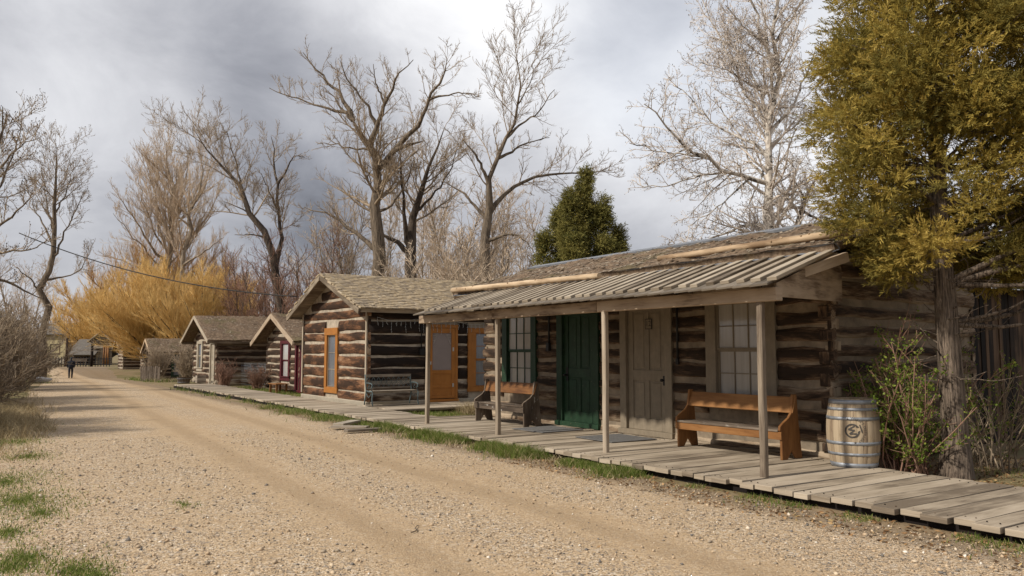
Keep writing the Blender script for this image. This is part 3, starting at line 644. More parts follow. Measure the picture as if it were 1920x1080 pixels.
while y < 16.1:
    pw = random.uniform(0.235, 0.285); s0 = random.uniform(-0.008, 0.008)
    def lay(M_, yc, sa, sb, hw, n, th_, tw=0.0):
        a_, b_ = rf(sa, yc + skew(yc) * sa / SL, n), rf(sb, yc + skew(yc) * sb / SL + tw, n); d_ = b_ - a_; L_ = np.linalg.norm(d_); d_ /= L_
        y_ = np.cross(sn, d_); y_ /= np.linalg.norm(y_); M_.obox((a_ + b_) / 2, (d_, y_, np.cross(d_, y_)), (L_ / 2, hw, th_), 0, 0)
    lay(mb, y + pw / 2, s0, SL, pw / 2 - 0.0055, 0.012, 0.012)
    lay(bt, y + random.uniform(-0.01, 0.01), random.uniform(0.16, 0.24), SL + random.uniform(-0.05, 0.03), random.uniform(0.052, 0.070), 0.0485, 0.024, random.uniform(-.02, .02))
    y += pw
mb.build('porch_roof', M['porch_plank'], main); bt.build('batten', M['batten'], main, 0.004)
# end panel under the right edge of the porch roof
mb = MB(); mb.prism([(8.46, 2.46), (10.72, 2.50), (10.72, 3.02), (10.2, 3.12), (8.46, 2.632)], (0, 6.62 - 8.46 * 0.26, 0), (1, 0.26, 0), (0, 0, 1), (0, 1, 0), 0.04, 0, 0.4, 'u'); mb.build('end_panel', M['fascia'], main)
# sod roof
def vnoise(x, y, rng, k=10, f=6.0):
    o = np.zeros_like(x)
    for i in range(k):
        a, b, p = rng.uniform(-f, f), rng.uniform(-f, f), rng.uniform(0, 6.28); o += np.sin(a * x + b * y + p)
    return o / math.sqrt(k)
def sod_slope(mb_name, parent, A, U, W, lu, lw, th, mats, seed, chips=500, nu=90, nw=16, amp=0.03):
    """A: eave corner, U along the eave, W up the slope"""
    rng = random.Random(seed); A, U, W = (np.asarray(a, float) for a in (A, U, W)); Nn = np.cross(U, W); Nn /= np.linalg.norm(Nn)
    if Nn[2] < 0: Nn = -Nn
    uu, ww = np.meshgrid(np.linspace(0, lu, nu), np.linspace(0, lw, nw)); h = vnoise(uu, ww, rng, 14, 5.0) * amp + vnoise(uu, ww, rng, 12, 16.0) * amp * 0.5
    edge = np.minimum(1, np.minimum(ww, 0.3 + 0 * ww) / 0.3); hh = th + h * (0.4 + 0.6 * edge)
    jag = (vnoise(uu, 0 * ww, rng, 8, 9.0) * 0.03) * (1 - edge)
    Vt = A + uu[..., None] * U + (ww + jag)[..., None] * W + hh[..., None] * Nn
    Vb = A + uu[..., None] * U + ww[..., None] * W
    V = np.concatenate([Vt.reshape(-1, 3), Vb.reshape(-1, 3)]); n = nu * nw; Fc = []
    for j in range(nw - 1):
        for i in range(nu - 1):
            a = j * nu + i; Fc.append((a, a + 1, a + nu + 1, a + nu)); Fc.append((n + a, n + a + nu, n + a + nu + 1, n + a + 1))
    for i in range(nu - 1):
        for j in (0, nw - 1): a = j * nu + i; Fc.append((a, a + 1, n + a + 1, n + a))
    for j in range(nw - 1):
        for i in (0, nu - 1): a = j * nu + i; Fc.append((a, a + nu, n + a + nu, n + a))
    rnd = [0.0] * len(Fc); V = list(map(tuple, V))
    for _ in range(chips):
        p, q = rng.uniform(0, lu), rng.uniform(0.02, lw - 0.02); i, j = int(p / lu * (nu - 1)), int(q / lw * (nw - 1))
        c = A + U * p + W * q + Nn * (hh[j, i] + 0.006); an = rng.uniform(0, 6.28); d = U * math.cos(an) + W * math.sin(an); e = np.cross(Nn, d)
        a, b = rng.uniform(0.015, 0.085), rng.uniform(0.010, 0.036); t = Nn * rng.uniform(-0.012, 0.02)
        k = len(V); V += [tuple(c - d * a - e * b), tuple(c + d * a - e * b + t), tuple(c + d * a + e * b + t), tuple(c - d * a + e * b)]; Fc.append((k, k + 1, k + 2, k + 3)); rnd.append(rng.uniform(0.0, 0.9))
    return mesh_np(mb_name, V, Fc, mats, parent, rnd, False)
EX, EZ, RX, RZ = 10.28, 3.20, 12.86, 3.98
W_ = np.array([RX - EX, 0, RZ - EZ]); LW = np.linalg.norm(W_); W_ /= LW
sod_slope('sod_roof', main, (EX, 7.0, EZ), (0, 1, 0), W_, 11.25, LW, 0.12, M['sod'], 5, 2600, 170, 34)
W2_ = np.array([RX - 15.44, 0, RZ - EZ]); W2_ /= np.linalg.norm(W2_)
sod_slope('sod_roof', main, (15.44, 7.0, EZ), (0, 1, 0), W2_, 11.25, LW, 0.12, M['sod'], 6, 100, 60, 10)
mb = MB(); yy = 7.0; rng = random.Random(4)                                   # dark membrane flashing creeping out at the eave and along the ridge
i0 = len(mb.v); ny = 60
for k in range(ny + 1):
    y = 6.98 + 11.3 * k / ny; wz = rng.uniform(-0.012, 0.012); o_ = rng.uniform(0.0, 0.05)
    mb.v += [(EX - 0.10 - o_, y, EZ - 0.008 + wz), (EX + 0.10, y, EZ + 0.055 + wz), (EX - 0.02, y, EZ + 0.13 + wz * .5)]
for k in range(ny):
    for j in range(2):
        a = i0 + 3 * k + j; mb.f.append((a, a + 3, a + 4, a + 1)); mb.uv.append([(0, 0)] * 4); mb.m.append(0); mb.r.append(0.2); mb.sm.append(True)
mb.build('flashing', M['flash'], main)
mb = MB(); mb.bar((RX - 0.07, 6.98, RZ + 0.125), (RX - 0.07, 18.28, RZ + 0.125), 0.30, 0.05, 0, (-.29, 0, .957)); mb.bar((RX + 0.08, 6.98, RZ + 0.122), (RX + 0.08, 18.28, RZ + 0.122), 0.20, 0.05, 0, (.29, 0, .957))
mb.build('ridge_cap', M['flash'], main)
for (p, q) in (((10.33, 6.98), (10.33, 18.28)),):
    mb = MB(); mb.box(EX + 0.02, EX + 0.08, 7.0, 18.25, EZ - 0.16, EZ - 0.012, 0, 1); mb.build('fascia_board', M['fascia'], main)
# peeled poles lying along the eave of the sod
def pole(a, b, r, label):
    mb = MB(); a, b = np.array(a), np.array(b); rng = random.Random(int(a[1] * 7)); n = 14
    pts = [a + (b - a) * k / n + np.array([0, 0, rng.uniform(-.004, .004)]) for k in range(n + 1)]
    mb.tube(pts, [r * (1.06 - 0.14 * k / n) * rng.uniform(0.98, 1.03) for k in range(n + 1)], 10)
    for k in range(9):
        t = rng.uniform(.05, .95); p = a + (b - a) * t; an = rng.uniform(0, 6.28); d = np.array([math.cos(an), 0, abs(math.sin(an))]); mb.tube([p + d * r * .8, p + d * (r + .02)], [.02, .012], 6, r=0.05)
    tag(mb.build('roof_pole', M['pale_log']), label, 'pole', 'peeled poles on the sod cabin roof')
pole((10.12, 18.0, 3.335), (10.02, 12.0, 3.235), 0.062, 'peeled pale pole lying low at the left end of the porch roof')
pole((10.62, 6.95, 3.515), (10.60, 10.95, 3.50), 0.060, 'peeled pale pole on the sod edge at the right end of the roof')

# board shed at the right
shed = thing('plank_shed', (17.2, 9.5, 0), 'dark vertical plank shed half hidden behind the juniper tree trunk', 'shed')
mb = MB(); x = 15.1
while x < 19.5:
    wd = random.uniform(0.10, 0.20); mb.box(x + 0.004, x + wd - 0.004, 7.86 + random.uniform(-.012, .012), 7.92, 0.02, 3.02 + random.uniform(-.02, .02), 0, 2); x += wd
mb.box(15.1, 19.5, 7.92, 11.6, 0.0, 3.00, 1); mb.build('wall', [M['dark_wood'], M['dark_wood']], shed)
mb = MB(); mb.bar((17.2, 7.5, 3.00), (17.2, 11.9, 3.8), 4.7, 0.07, 0, r=0.5); mb.build('roof', M['grey_roof'], shed)

# ------------------------------------------------------------------ gabled cabins
def shake_slope(name, parent, A, U, W, lu, lw, seed, exp=0.175):
    rng = random.Random(seed); mb = MB(); A, U, W = (np.asarray(a, float) for a in (A, U, W)); Nn = np.cross(U, W); Nn /= np.linalg.norm(Nn)
    if Nn[2] < 0: Nn = -Nn
    mb.obox(A + U * lu / 2 + W * lw / 2 - Nn * 0.03, (U, W, Nn), (lu / 2 - 0.03, lw / 2 - 0.02, 0.028), 0, 0, 0.1)
    s = -0.04
    while s < lw - 0.03:
        x = -rng.uniform(0, 0.1)
        while x < lu:
            wd = rng.uniform(0.07, 0.18); L = exp * 1.9; o = rng.uniform(-0.025, 0.02); t = rng.uniform(0.018, 0.027)
            d = W * math.cos(0.10) - Nn * math.sin(0.10); n = np.cross(U, d); n = n if n @ Nn > 0 else -n
            x1 = min(x + wd, lu + 0.02); L2 = min(L, lw - s - o + 0.02)
            if L2 > 0.05:
                mb.obox(A + U * (x + x1) / 2 + W * (s + o) + d * L2 / 2 + Nn * (0.036 + rng.uniform(0, .008)), (d, U, n), (L2 / 2, (x1 - x) / 2 - 0.004, t), 0, 0, 0.25 + 0.5 * rng.random())
            x += wd
        s += exp
    return mb.build(name, M['shake'], parent)
def gable_cabin(root, X0, X1, Y0, Y1, zw, zr, of, os_, pitch, gap, fo, so_, mats_f, mats_s, roof, seed, rndf, rnds, z0=0.1, barge='batten', th=0.10, bw=0.17, det=0.3):
    Ym = (Y0 + Y1) / 2; sl = (zr - zw) / (Ym - Y0); ze = zw - sl * os_
    log_wall(root, (X0, Y0, 0), (0, 1, 0), (-1, 0, 0), Y1 - Y0, z0, zr - 0.05, pitch, gap, fo, gable=(Ym - Y0, zr - 0.06, zw - 0.02), rnd=rndf, mats=mats_f, ext=(0.03, 0.03), seed=seed, det=det)
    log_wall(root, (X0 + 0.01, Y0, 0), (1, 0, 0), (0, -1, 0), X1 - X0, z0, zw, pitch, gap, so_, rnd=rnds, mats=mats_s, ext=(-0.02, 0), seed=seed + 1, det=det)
    log_wall(root, (X0 + 0.01, Y1, 0), (1, 0, 0), (0, 1, 0), X1 - X0, z0, zw, pitch, gap, rnd=rnds, mats=mats_s, seed=seed + 2, det=0.8)
    log_wall(root, (X1, Y0, 0), (0, 1, 0), (1, 0, 0), Y1 - Y0, z0, zr - 0.05, pitch, gap, gable=(Ym - Y0, zr - 0.06, zw - 0.02), rnd=rndf, mats=mats_f, seed=seed + 3, det=0.8)
    for (ye, sg) in ((Y0 - os_, 1), (Y1 + os_, -1)):
        Wv = np.array([0, (Ym - ye), zr - ze]); lw = np.linalg.norm(Wv); Wv /= lw; A = np.array([X0 - of, ye, ze + 0.02])
        if roof == 'shake': shake_slope('roof', root, A, (1, 0, 0), Wv, X1 - X0 + of + 0.3, lw, seed + sg)
        else: sod_slope('sod_roof', root, A, (1, 0, 0), Wv, X1 - X0 + of + 0.2, lw, th, M['sod'], seed + sg, 500, 50, 12, 0.035)
        n = np.array([0, -Wv[2], Wv[1]]); n = n if n[2] > 0 else -n
        mb = MB(); c0 = A - n * (bw / 2 - (0.0 if roof == 'shake' else th * 0.8)) + np.array([-0.03, 0, 0])
        mb.bar(c0 - Wv * 0.03, c0 + Wv * (lw + (0.0 if sg > 0 else -0.02)), 0.045, bw, 0, n); mb.build('bargeboard', M[barge], root, 0.005)
        mb = MB(); e0 = A + Wv * 0.03 - n * 0.07; mb.bar(e0 + np.array([0.05, 0, 0]), e0 + np.array([X1 - X0 + of, 0, 0]), 0.03, 0.11, 0, n); mb.build('eave_board', M[barge], root)
    return sl

# cabin with orange trim
cab2 = thing('log_cabin', (12.9, 25.8, 0), 'log cabin with orange door and window frames under a split shake roof', 'cabin')
X0, Y0, Y1 = 9.9, 22.88, 28.75
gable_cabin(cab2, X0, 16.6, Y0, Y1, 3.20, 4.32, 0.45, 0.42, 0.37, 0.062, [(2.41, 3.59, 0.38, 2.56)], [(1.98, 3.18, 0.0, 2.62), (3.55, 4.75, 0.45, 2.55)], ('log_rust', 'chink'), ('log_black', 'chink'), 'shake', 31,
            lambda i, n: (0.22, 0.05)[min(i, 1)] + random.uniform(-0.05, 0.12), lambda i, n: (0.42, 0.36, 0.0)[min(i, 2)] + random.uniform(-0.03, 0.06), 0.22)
mb = MB(); mb.box(X0 - 0.05, X0 + 0.1, Y0 - 0.02, Y1, 0.0, 0.24, 0, 1, 0.5); mb.box(X0 + 0.1, 16.6, Y0 - 0.03, Y0 + 0.1, 0.0, 0.24, 0, 0, 0.4); mb.build('foundation', M['cream_paint'], cab2, 0.02)
mb = MB(); mb.box(X0 - 0.045, X0 - 0.005, Y0 + 0.0, Y0 + 0.09, 0.3, 3.1, 0, 2, .8); mb.build('corner_board', M['batten'], cab2); mb = MB(); mb.box(X0 - 0.045, X0 - 0.005, Y1 - 0.09, Y1, 0.3, 3.1, 0, 2, .8); mb.build('corner_board', M['batten'], cab2)
Of2, Uf2, Nf2 = (X0, Y0, 0), (0, 1, 0), (-1, 0, 0)
window(cab2, Of2, Uf2, Nf2, 2.41, 3.59, 0.38, 2.56, 0.20, 0.20, 0.24, 1, 3, 'orange_paint', 'pane_blue', 'grey_wood', False, two=False)
Os2, Us2, Ns2 = (X0, Y0, 0), (1, 0, 0), (0, -1, 0)
put = frame_axes(Os2, Us2, Ns2); mb = MB()
a, b, c, d = 2.10, 3.06, 0.26, 2.52
for (p, q) in ((a, a + 0.13), (b - 0.13, b)): put(mb, p, q, c, d, -0.02, 0.025, r=0.2)
for (p, q) in ((c, c + 0.10), (c + 0.34, c + 0.42), (1.05, 1.17), (d - 0.16, d)): put(mb, a + 0.13, b - 0.13, p, q, -0.02, 0.024, r=0.2)
put(mb, a + 0.13, b - 0.13, c + 0.10, 1.06, -0.015, 0.008, r=0.5)
dr = mb.build('door', M['orange_paint'], cab2, 0.005)
mb = MB(); put(mb, a + 0.13, b - 0.13, 1.17, d - 0.16, -0.010, -0.004); mb.build('screen', M['screen'], dr)
mb = MB()
for (ux, sx) in ((a + 0.14, 1), (b - 0.14, -1)):
    mb = MB()
    for k in range(7):
        t = k / 6 * 1.5; rr = 0.05 + 0.19 * (1 - t / 1.6)
        mb.tube([(X0 + ux + sx * 0.02, Y0 - 0.004, d - 0.19 - k * 0.055), (X0 + ux + sx * rr * .6, Y0 - 0.006, d - 0.20 - k * 0.05), (X0 + ux + sx * rr, Y0 - 0.004, d - 0.18 - k * 0.045)], [0.010, 0.016, 0.008], 5)
    mb.build('lace_trim', M['lace'], dr)
mb = MB()
for (p, q) in ((a - 0.10, a - 0.004), (b + 0.004, b + 0.10)): put(mb, p, q, 0.24, 2.53, -0.02, 0.035)
put(mb, a - 0.11, b + 0.11, 2.53, 2.64, -0.02, 0.04); put(mb, a - 0.12, b + 0.12, 0.16, 0.24, -0.02, 0.10); mb.build('door_frame', M['orange_paint'], dr, 0.005)
mb = MB(); put(mb, b - 0.10, b - 0.05, 1.78, 1.90, 0.026, 0.04); mb.build('hinge', M['white_wire'], dr); mb = MB(); put(mb, b - 0.10, b - 0.05, 0.62, 0.74, 0.026, 0.04); mb.build('hinge', M['white_wire'], dr); mb = MB(); put(mb, a + 0.03, a + 0.07, 1.35, 1.45, 0.026, 0.06); mb.build('handle', M['white_wire'], dr)
window(cab2, Os2, Us2, Ns2, 3.55, 4.75, 0.45, 2.55, 0.30, 0.16, 0.16, 1, 2, 'orange_paint', 'pane_blue', None, False)
mb = MB(); mb.tube([(X0 + 1.82, Y0 - 0.035, 1.85), (X0 + 1.82, Y0 - 0.035, 3.0)], 0.02, 6); mb.box(X0 + 1.74, X0 + 1.90, Y0 - 0.10, Y0 - 0.02, 1.66, 1.86); mb.build('conduit', M['black'], cab2)
# icicle light string
mb = MB(); rng = random.Random(9); xs = np.linspace(X0 + 0.28, X0 + 4.3, 34); zt = lambda x: 2.83 - 0.10 * abs(math.sin((x - X0 - 0.28) * 2.3)) - 0.02 * (x - X0)
mb.tube([(x, Y0 - 0.05, zt(x)) for x in xs], 0.006, 4)
for x in np.arange(X0 + 0.3, X0 + 4.3, 0.16):
    L = rng.choice([0.12, 0.22, 0.34]); n = 4; pts = [(x + rng.uniform(-.015, .015), Y0 - 0.05 + rng.uniform(-.012, .01), zt(x) - L * k / n) for k in range(n + 1)]
    mb.tube(pts, 0.0045, 4)
    for k in range(1, n + 1): p = np.array(pts[k]); mb.tube([p, p + [rng.uniform(-.02, .02), 0, -0.035]], [0.009, 0.005], 5)
tag(mb.build('light_string', M['white_wire']), 'string of white icicle lights hanging on the dark side wall of the orange-trimmed cabin', 'light string')

# cabin with maroon trim
cab3 = thing('log_cabin', (13.5, 36.0, 0), 'small log cabin with a maroon window and door frame and a steep front gable', 'cabin')
gable_cabin(cab3, 11.2, 16.2, 33.0, 37.6, 2.42, 3.35, 0.5, 0.75, 0.29, 0.085, [(1.15, 2.45, 0.5, 2.25), (0.0, 0.40, 0.0, 2.25)], [], ('log_far', 'chink'), ('log_far', 'chink'), 'sod', 41,
            lambda i, n: random.uniform(0.0, 0.18), lambda i, n: random.uniform(0.05, 0.25), 0.1, barge='fascia', th=0.09, bw=0.2)
window(cab3, (11.2, 33.0, 0), (0, 1, 0), (-1, 0, 0), 1.15, 2.45, 0.5, 2.25, 0.20, 0.16, 0.14, 1, 1, 'red_paint', 'pane_white')
D3 = door(cab3, (11.2, 33.0, 0), (0, 1, 0), (-1, 0, 0), -0.5, 0.42, 0.06, 2.25, 0.16, 'red_paint')
# cabin with cream trim
cab4 = thing('log_cabin', (12.4, 45.4, 0), 'log cabin with cream window frames under a sod roof, behind a wire fence', 'cabin')
gable_cabin(cab4, 10.2, 15.0, 42.9, 48.3, 2.50, 3.62, 0.55, 0.55, 0.30, 0.085, [(3.0, 4.3, 0.7, 2.35), (0.25, 1.25, 0.0, 2.3)], [(3.0, 4.3, 0.7, 2.3)], ('log_far', 'chink'), ('log_far', 'chink_dim'), 'sod', 51,
            lambda i, n: (0.6, 0.1)[min(i, 1)] + random.uniform(-0.05, 0.12), lambda i, n: (0.55, 0.5, 0.45, 0.1)[min(i, 3)] + random.uniform(-0.05, 0.1), 0.05, th=0.09)
window(cab4, (10.2, 42.9, 0), (0, 1, 0), (-1, 0, 0), 3.0, 4.3, 0.7, 2.35, 0.26, 0.16, 0.16, 1, 1, 'cream_paint', 'pane_blue')
D4 = door(cab4, (10.2, 42.9, 0), (0, 1, 0), (-1, 0, 0), 0.25, 1.25, 0.05, 2.3, 0.12, 'cream_paint')
window(cab4, (10.2, 42.9, 0), (1, 0, 0), (0, -1, 0), 3.0, 4.3, 0.7, 2.3, 0.2, 0.16, 0.16, 2, 2, 'cream_paint', 'pane_blue')
# low shed with sod roof
cab5 = thing('log_shed', (12.2, 61.5, 0), 'low log shed with a sod roof and an orange-edged gable behind the board fence', 'shed')
gable_cabin(cab5, 10.2, 16.0, 60.2, 63.0, 1.85, 2.6, 0.4, 0.35, 0.27, 0.06, [], [(1.1, 2.3, -0.05, 1.6)], ('log_far', 'chink_dim'), ('log_black', 'chink_dim'), 'sod', 61, lambda i, n: 0.1, lambda i, n: 0.25, -0.25, barge='pale_log', th=0.1)
window(cab5, (10.2, 60.2, 0), (1, 0, 0), (0, -1, 0), 1.1, 2.3, 0.0, 1.6, 0.14, 0.1, 0.1, 2, 2, 'green_paint', 'pane_blue')
# far small cabin with pale plank front
cab6 = thing('log_cabin', (14.6, 91.5, 0), 'tiny pale and brown log cabin at the far end of the road by the fence', 'cabin')
gable_cabin(cab6, 12.2, 17.0, 89.6, 92.9, 2.3, 3.1, 0.5, 0.5, 0.33, 0.10, [], [], ('log_far', 'chink'), ('log_far', 'chink'), 'sod', 71, lambda i, n: 0.25 + random.uniform(-.1, .2), lambda i, n: random.uniform(0, .15), -0.1, th=0.08, det=0.6)
cab7 = thing('log_cabin', (14.8, 79.5, 0), 'small log cabin with whitish corner half hidden behind twigs beyond the sod shed', 'cabin')
gable_cabin(cab7, 12.5, 17.0, 78.0, 81.0, 2.1, 2.9, 0.4, 0.4, 0.33, 0.10, [], [], ('log_far', 'chink'), ('log_far', 'chink'), 'sod', 75, lambda i, n: 0.3 + random.uniform(-.1, .2), lambda i, n: random.uniform(0, .15), -0.2, th=0.08, det=0.6)
# long low cabin beyond the fence
cab8 = thing('log_cabin', tuple(at_d(148, 690, 106) * [1, 1, 0]), 'long low log cabin with a grey roof facing the picket gate', 'cabin')
p0, p1 = at_d(127, 690, 106), at_d(171, 690, 106); Uv = (p1 - p0) * [1, 1, 0]; LL = np.linalg.norm(Uv); Uv /= LL; Nv = np.array([-Uv[1], Uv[0], 0]); Nv = Nv if Nv @ (EYE - p0) > 0 else -Nv
o_ = np.array([p0[0], p0[1], 0]) - Nv * 1.0
log_wall(cab8, o_, Uv, Nv, LL, -0.1, 1.75, 0.34, 0.07, rnd=lambda i, n: random.uniform(0, .15), mats=('log_black', 'chink_dim'), seed=81, det=0.8)
log_wall(cab8, o_ - Nv * 4.5, Uv, -Nv, LL, -0.1, 1.75, 0.34, 0.07, mats=('log_black', 'chink_dim'), seed=82, det=1.5)
mb = MB(); e = o_ + Nv * 0.9; c0 = e + Uv * LL / 2
mb.bar(c0 + [0, 0, 1.35], c0 - Nv * 3.15 + [0, 0, 3.45], LL + 0.7, 0.1, 0, r=0.2); mb.bar(c0 - Nv * 3.15 + [0, 0, 3.45], c0 - Nv * 6.3 + [0, 0, 1.35], LL + 0.7, 0.1, 0, r=0.2); mb.build('roof', M['grey_roof'], cab8)
# tall log gatehouse with pole front
arch = thing('log_building', tuple(at_d(190, 690, 104) * [1, 1, 0]), 'tall log building with upright honey-coloured poles and a sign board at the road end', 'building')
p0, p1 = at_d(171, 690, 107), at_d(208, 690, 107); Uv = (p1 - p0) * [1, 1, 0]; LL = np.linalg.norm(Uv); Uv /= LL; Nv = np.array([-Uv[1], Uv[0], 0]); Nv = Nv if Nv @ (EYE - p0) > 0 else -Nv
o_ = np.array([p0[0], p0[1], 0])
log_wall(arch, o_, Uv, Nv, LL, -0.1, 3.2, 0.22, 0.10, [(1.0, 1.9, -0.1, 2.4)], gable=(LL / 2, 4.3, 3.2), rnd=lambda i, n: 0.25 + random.uniform(-.1, .2), mats=('log_far', 'chink'), seed=91, det=0.6)
log_wall(arch, o_, -Nv, -Uv, 5.0, -0.1, 3.6, 0.22, 0.10, rnd=lambda i, n: 0.25, mats=('log_far', 'chink'), seed=92, det=1.2)
for uu in (1.75, 2.05, 2.3): mb = MB(); p = o_ + Uv * uu + Nv * 0.25; mb.tube([p, p + [0, 0, 2.6]], [0.14, 0.11], 7); mb.build('pole', M['orange_bench'], arch)
mb = MB(); p = o_ + Uv * 0.9 + Nv * 0.3 + [0, 0, 2.45]; mb.bar(p - Uv * 0.9, p + Uv * 0.7, 0.06, 0.38, 0); mb.build('sign_board', M['grey_wood'], arch)
mb = MB()
for sg in (-1, 1):
    c0 = o_ + Uv * LL / 2 + Nv * 0.5; mb.bar(c0 + [0, 0, 4.4] - Nv * 2.8, c0 + Uv * sg * (LL / 2 + 0.4) + [0, 0, 3.05] - Nv * 2.8, 6.0, 0.12, 0, r=0.3)
mb.build('roof', M['shake'], arch)
# yellow house
yh = thing('yellow_house', tuple(at_d(104, 690, 118) * [1, 1, 0]), 'plain yellow house wall with a dark window behind the left bushes', 'house')
p0, p1 = at_d(70, 690, 118), at_d(122, 690, 118); Uv = (p1 - p0) * [1, 1, 0]; LL = np.linalg.norm(Uv); Uv /= LL; Nv = np.array([-Uv[1], Uv[0], 0]); Nv = Nv if Nv @ (EYE - p0) > 0 else -Nv
o_ = np.array([p0[0], p0[1], 0]); put = frame_axes(o_, Uv, Nv)
mb = MB(); put(mb, 0, LL, 0, 4.6, -5, 0); mb.build('wall', M['yellow_wall'], yh)
mb = MB(); mb.bar(o_ + Uv * LL / 2 + Nv * .5 + [0, 0, 4.3], o_ + Uv * LL / 2 - Nv * 2.7 + [0, 0, 6.0], LL + .6, .14, 0, r=.2); mb.bar(o_ + Uv * LL / 2 - Nv * 2.7 + [0, 0, 6.0], o_ + Uv * LL / 2 - Nv * 5.6 + [0, 0, 4.3], LL + .6, .14, 0, r=.2); mb.build('roof', M['grey_roof'], yh)
window(yh, o_, Uv, Nv, LL * .42, LL * .42 + 1.5, 1.4, 2.9, 0.1, 0.1, 0.1, 2, 1, 'dark_wood', 'pane_blue')
mb = MB(); put(mb, 0, LL, 0.0, 0.9, 0.003, 0.06); mb.build('base_board', M['cream_paint'], yh)

# ------------------------------------------------------------------ fences at the end of the road
def picket_fence(pa, pb, d, h, label, gap=0.34, brace=False):
    a, b = at_d(*pa, d), at_d(*pb, d); a[2] = b[2] = 0; Uv = b - a; L = np.linalg.norm(Uv); Uv /= L
    t = thing('picket_fence', tuple((a + b) / 2), label, 'fence', 'dark picket fences closing the road')
    mb = MB(); s = 0.0
    while s < L:
        p = a + Uv * s; hh = h * random.uniform(0.96, 1.03); mb.bar(p + [0, 0, -0.02], p + [0, 0, hh], 0.15, 0.03, 0, Uv); s += gap
    mb.build('picket', M['black'], t)
    mb = MB(); off = np.array([Uv[1], -Uv[0], 0]) * 0.035
    for z in (0.25, h * 0.8): mb.bar(a + off + [0, 0, z], b + off + [0, 0, z], 0.035, 0.09, 0)
    if brace: mb.bar(a + off * 2 + [0, 0, h * .8], b + off * 2 + [0, 0, 0.2], 0.03, 0.08, 0)
    mb.build('rail', M['black'], t)
picket_fence((83, 690), (123, 690), 96, 1.15, 'left section of dark picket fence, with a diagonal brace', brace=True)
picket_fence((124, 690), (170, 690), 96, 1.15, 'middle section of dark picket fence between the two tall posts')
picket_fence((173, 689), (210, 689), 96, 1.15, 'right section of dark picket fence ending at the tiny cabin')
for (px, hh, lb) in ((123.5, 3.4, 'tall dark gate post on the left, beside the walking person'), (171, 3.2, 'tall dark gate post on the right of the picket gate')):
    p = at_d(px, 690, 95.7); mb = MB(); mb.tube([(p[0], p[1], -0.05), (p[0] + .02, p[1], hh * .5), (p[0], p[1], hh)], [0.17, 0.155, 0.14], 9)
    tag(mb.build('gate_post', M['dark_wood']), lb, 'post', 'tall gate posts')
p = at_d(146, 675, 94); mb = MB(); mb.box(p[0] - 0.95, p[0] + 0.95, p[1] - 0.03, p[1] + 0.03, p[2] - 0.17, p[2] + 0.17)
for dx in (-.8, .8): mb.box(p[0] + dx - .04, p[0] + dx + .04, p[1] + .03, p[1] + .09, -0.02, p[2] + 0.1)
tag(mb.build('sign_board', M['grey_wood']), 'pale long board sign on the middle picket fence', 'sign')
# board fence by the low shed
t = thing('board_fence', (9.2, 53, 0), 'weathered grey upright board fence in front of the low sod shed', 'fence')
mb = MB(); q0, q1 = at_z(264, 713), at_z(301, 716); q2 = q0 + np.array([1.7, 0.6, 0]); LB = np.linalg.norm(q1 - q0); n = int(LB / 0.17)
for k in range(n):
    p = q0 + (q1 - q0) * k / n; mb.obox((p[0], p[1], gz(p[1]) + 0.45), np.eye(3), (0.025, 0.075, 0.45 + random.uniform(-.05, .06)), 0, 2)
mb.build('board', M['old_bench'], t)
mb = MB(); mb.bar(q0 + [0.045, 0, 0.62], q1 + [0.045, 0, 0.62], 0.03, 0.09); mb.bar(q0 + [0.045, 0, 0.1], q1 + [0.045, 0, 0.1], 0.03, 0.09); mb.build('rail', M['grey_wood'], t)
# wire panel fence
t = thing('wire_fence', (10.6, 37.5, 0), 'thin wire panel fence with metal posts before the cream-trimmed cabin', 'fence')
q0, q1 = at_d(450, 716, 42), at_d(507, 722, 37); q0[2] = q1[2] = 0
for p in (q0, q1): mb = MB(); mb.tube([p, p + [0, 0, 1.25]], 0.022, 6); mb.build('post', M['iron'], t)
mb = MB()
for k in range(9): mb.tube([q0 + [0, 0, .1 + .135 * k], q1 + [0, 0, .1 + .135 * k]], 0.006, 4)
for k in range(26): p = q0 + (q1 - q0) * k / 25; mb.tube([p + [0, 0, .08], p + [0, 0, 1.19]], 0.0045, 4)
mb.build('wire_mesh', M['metal'], t)

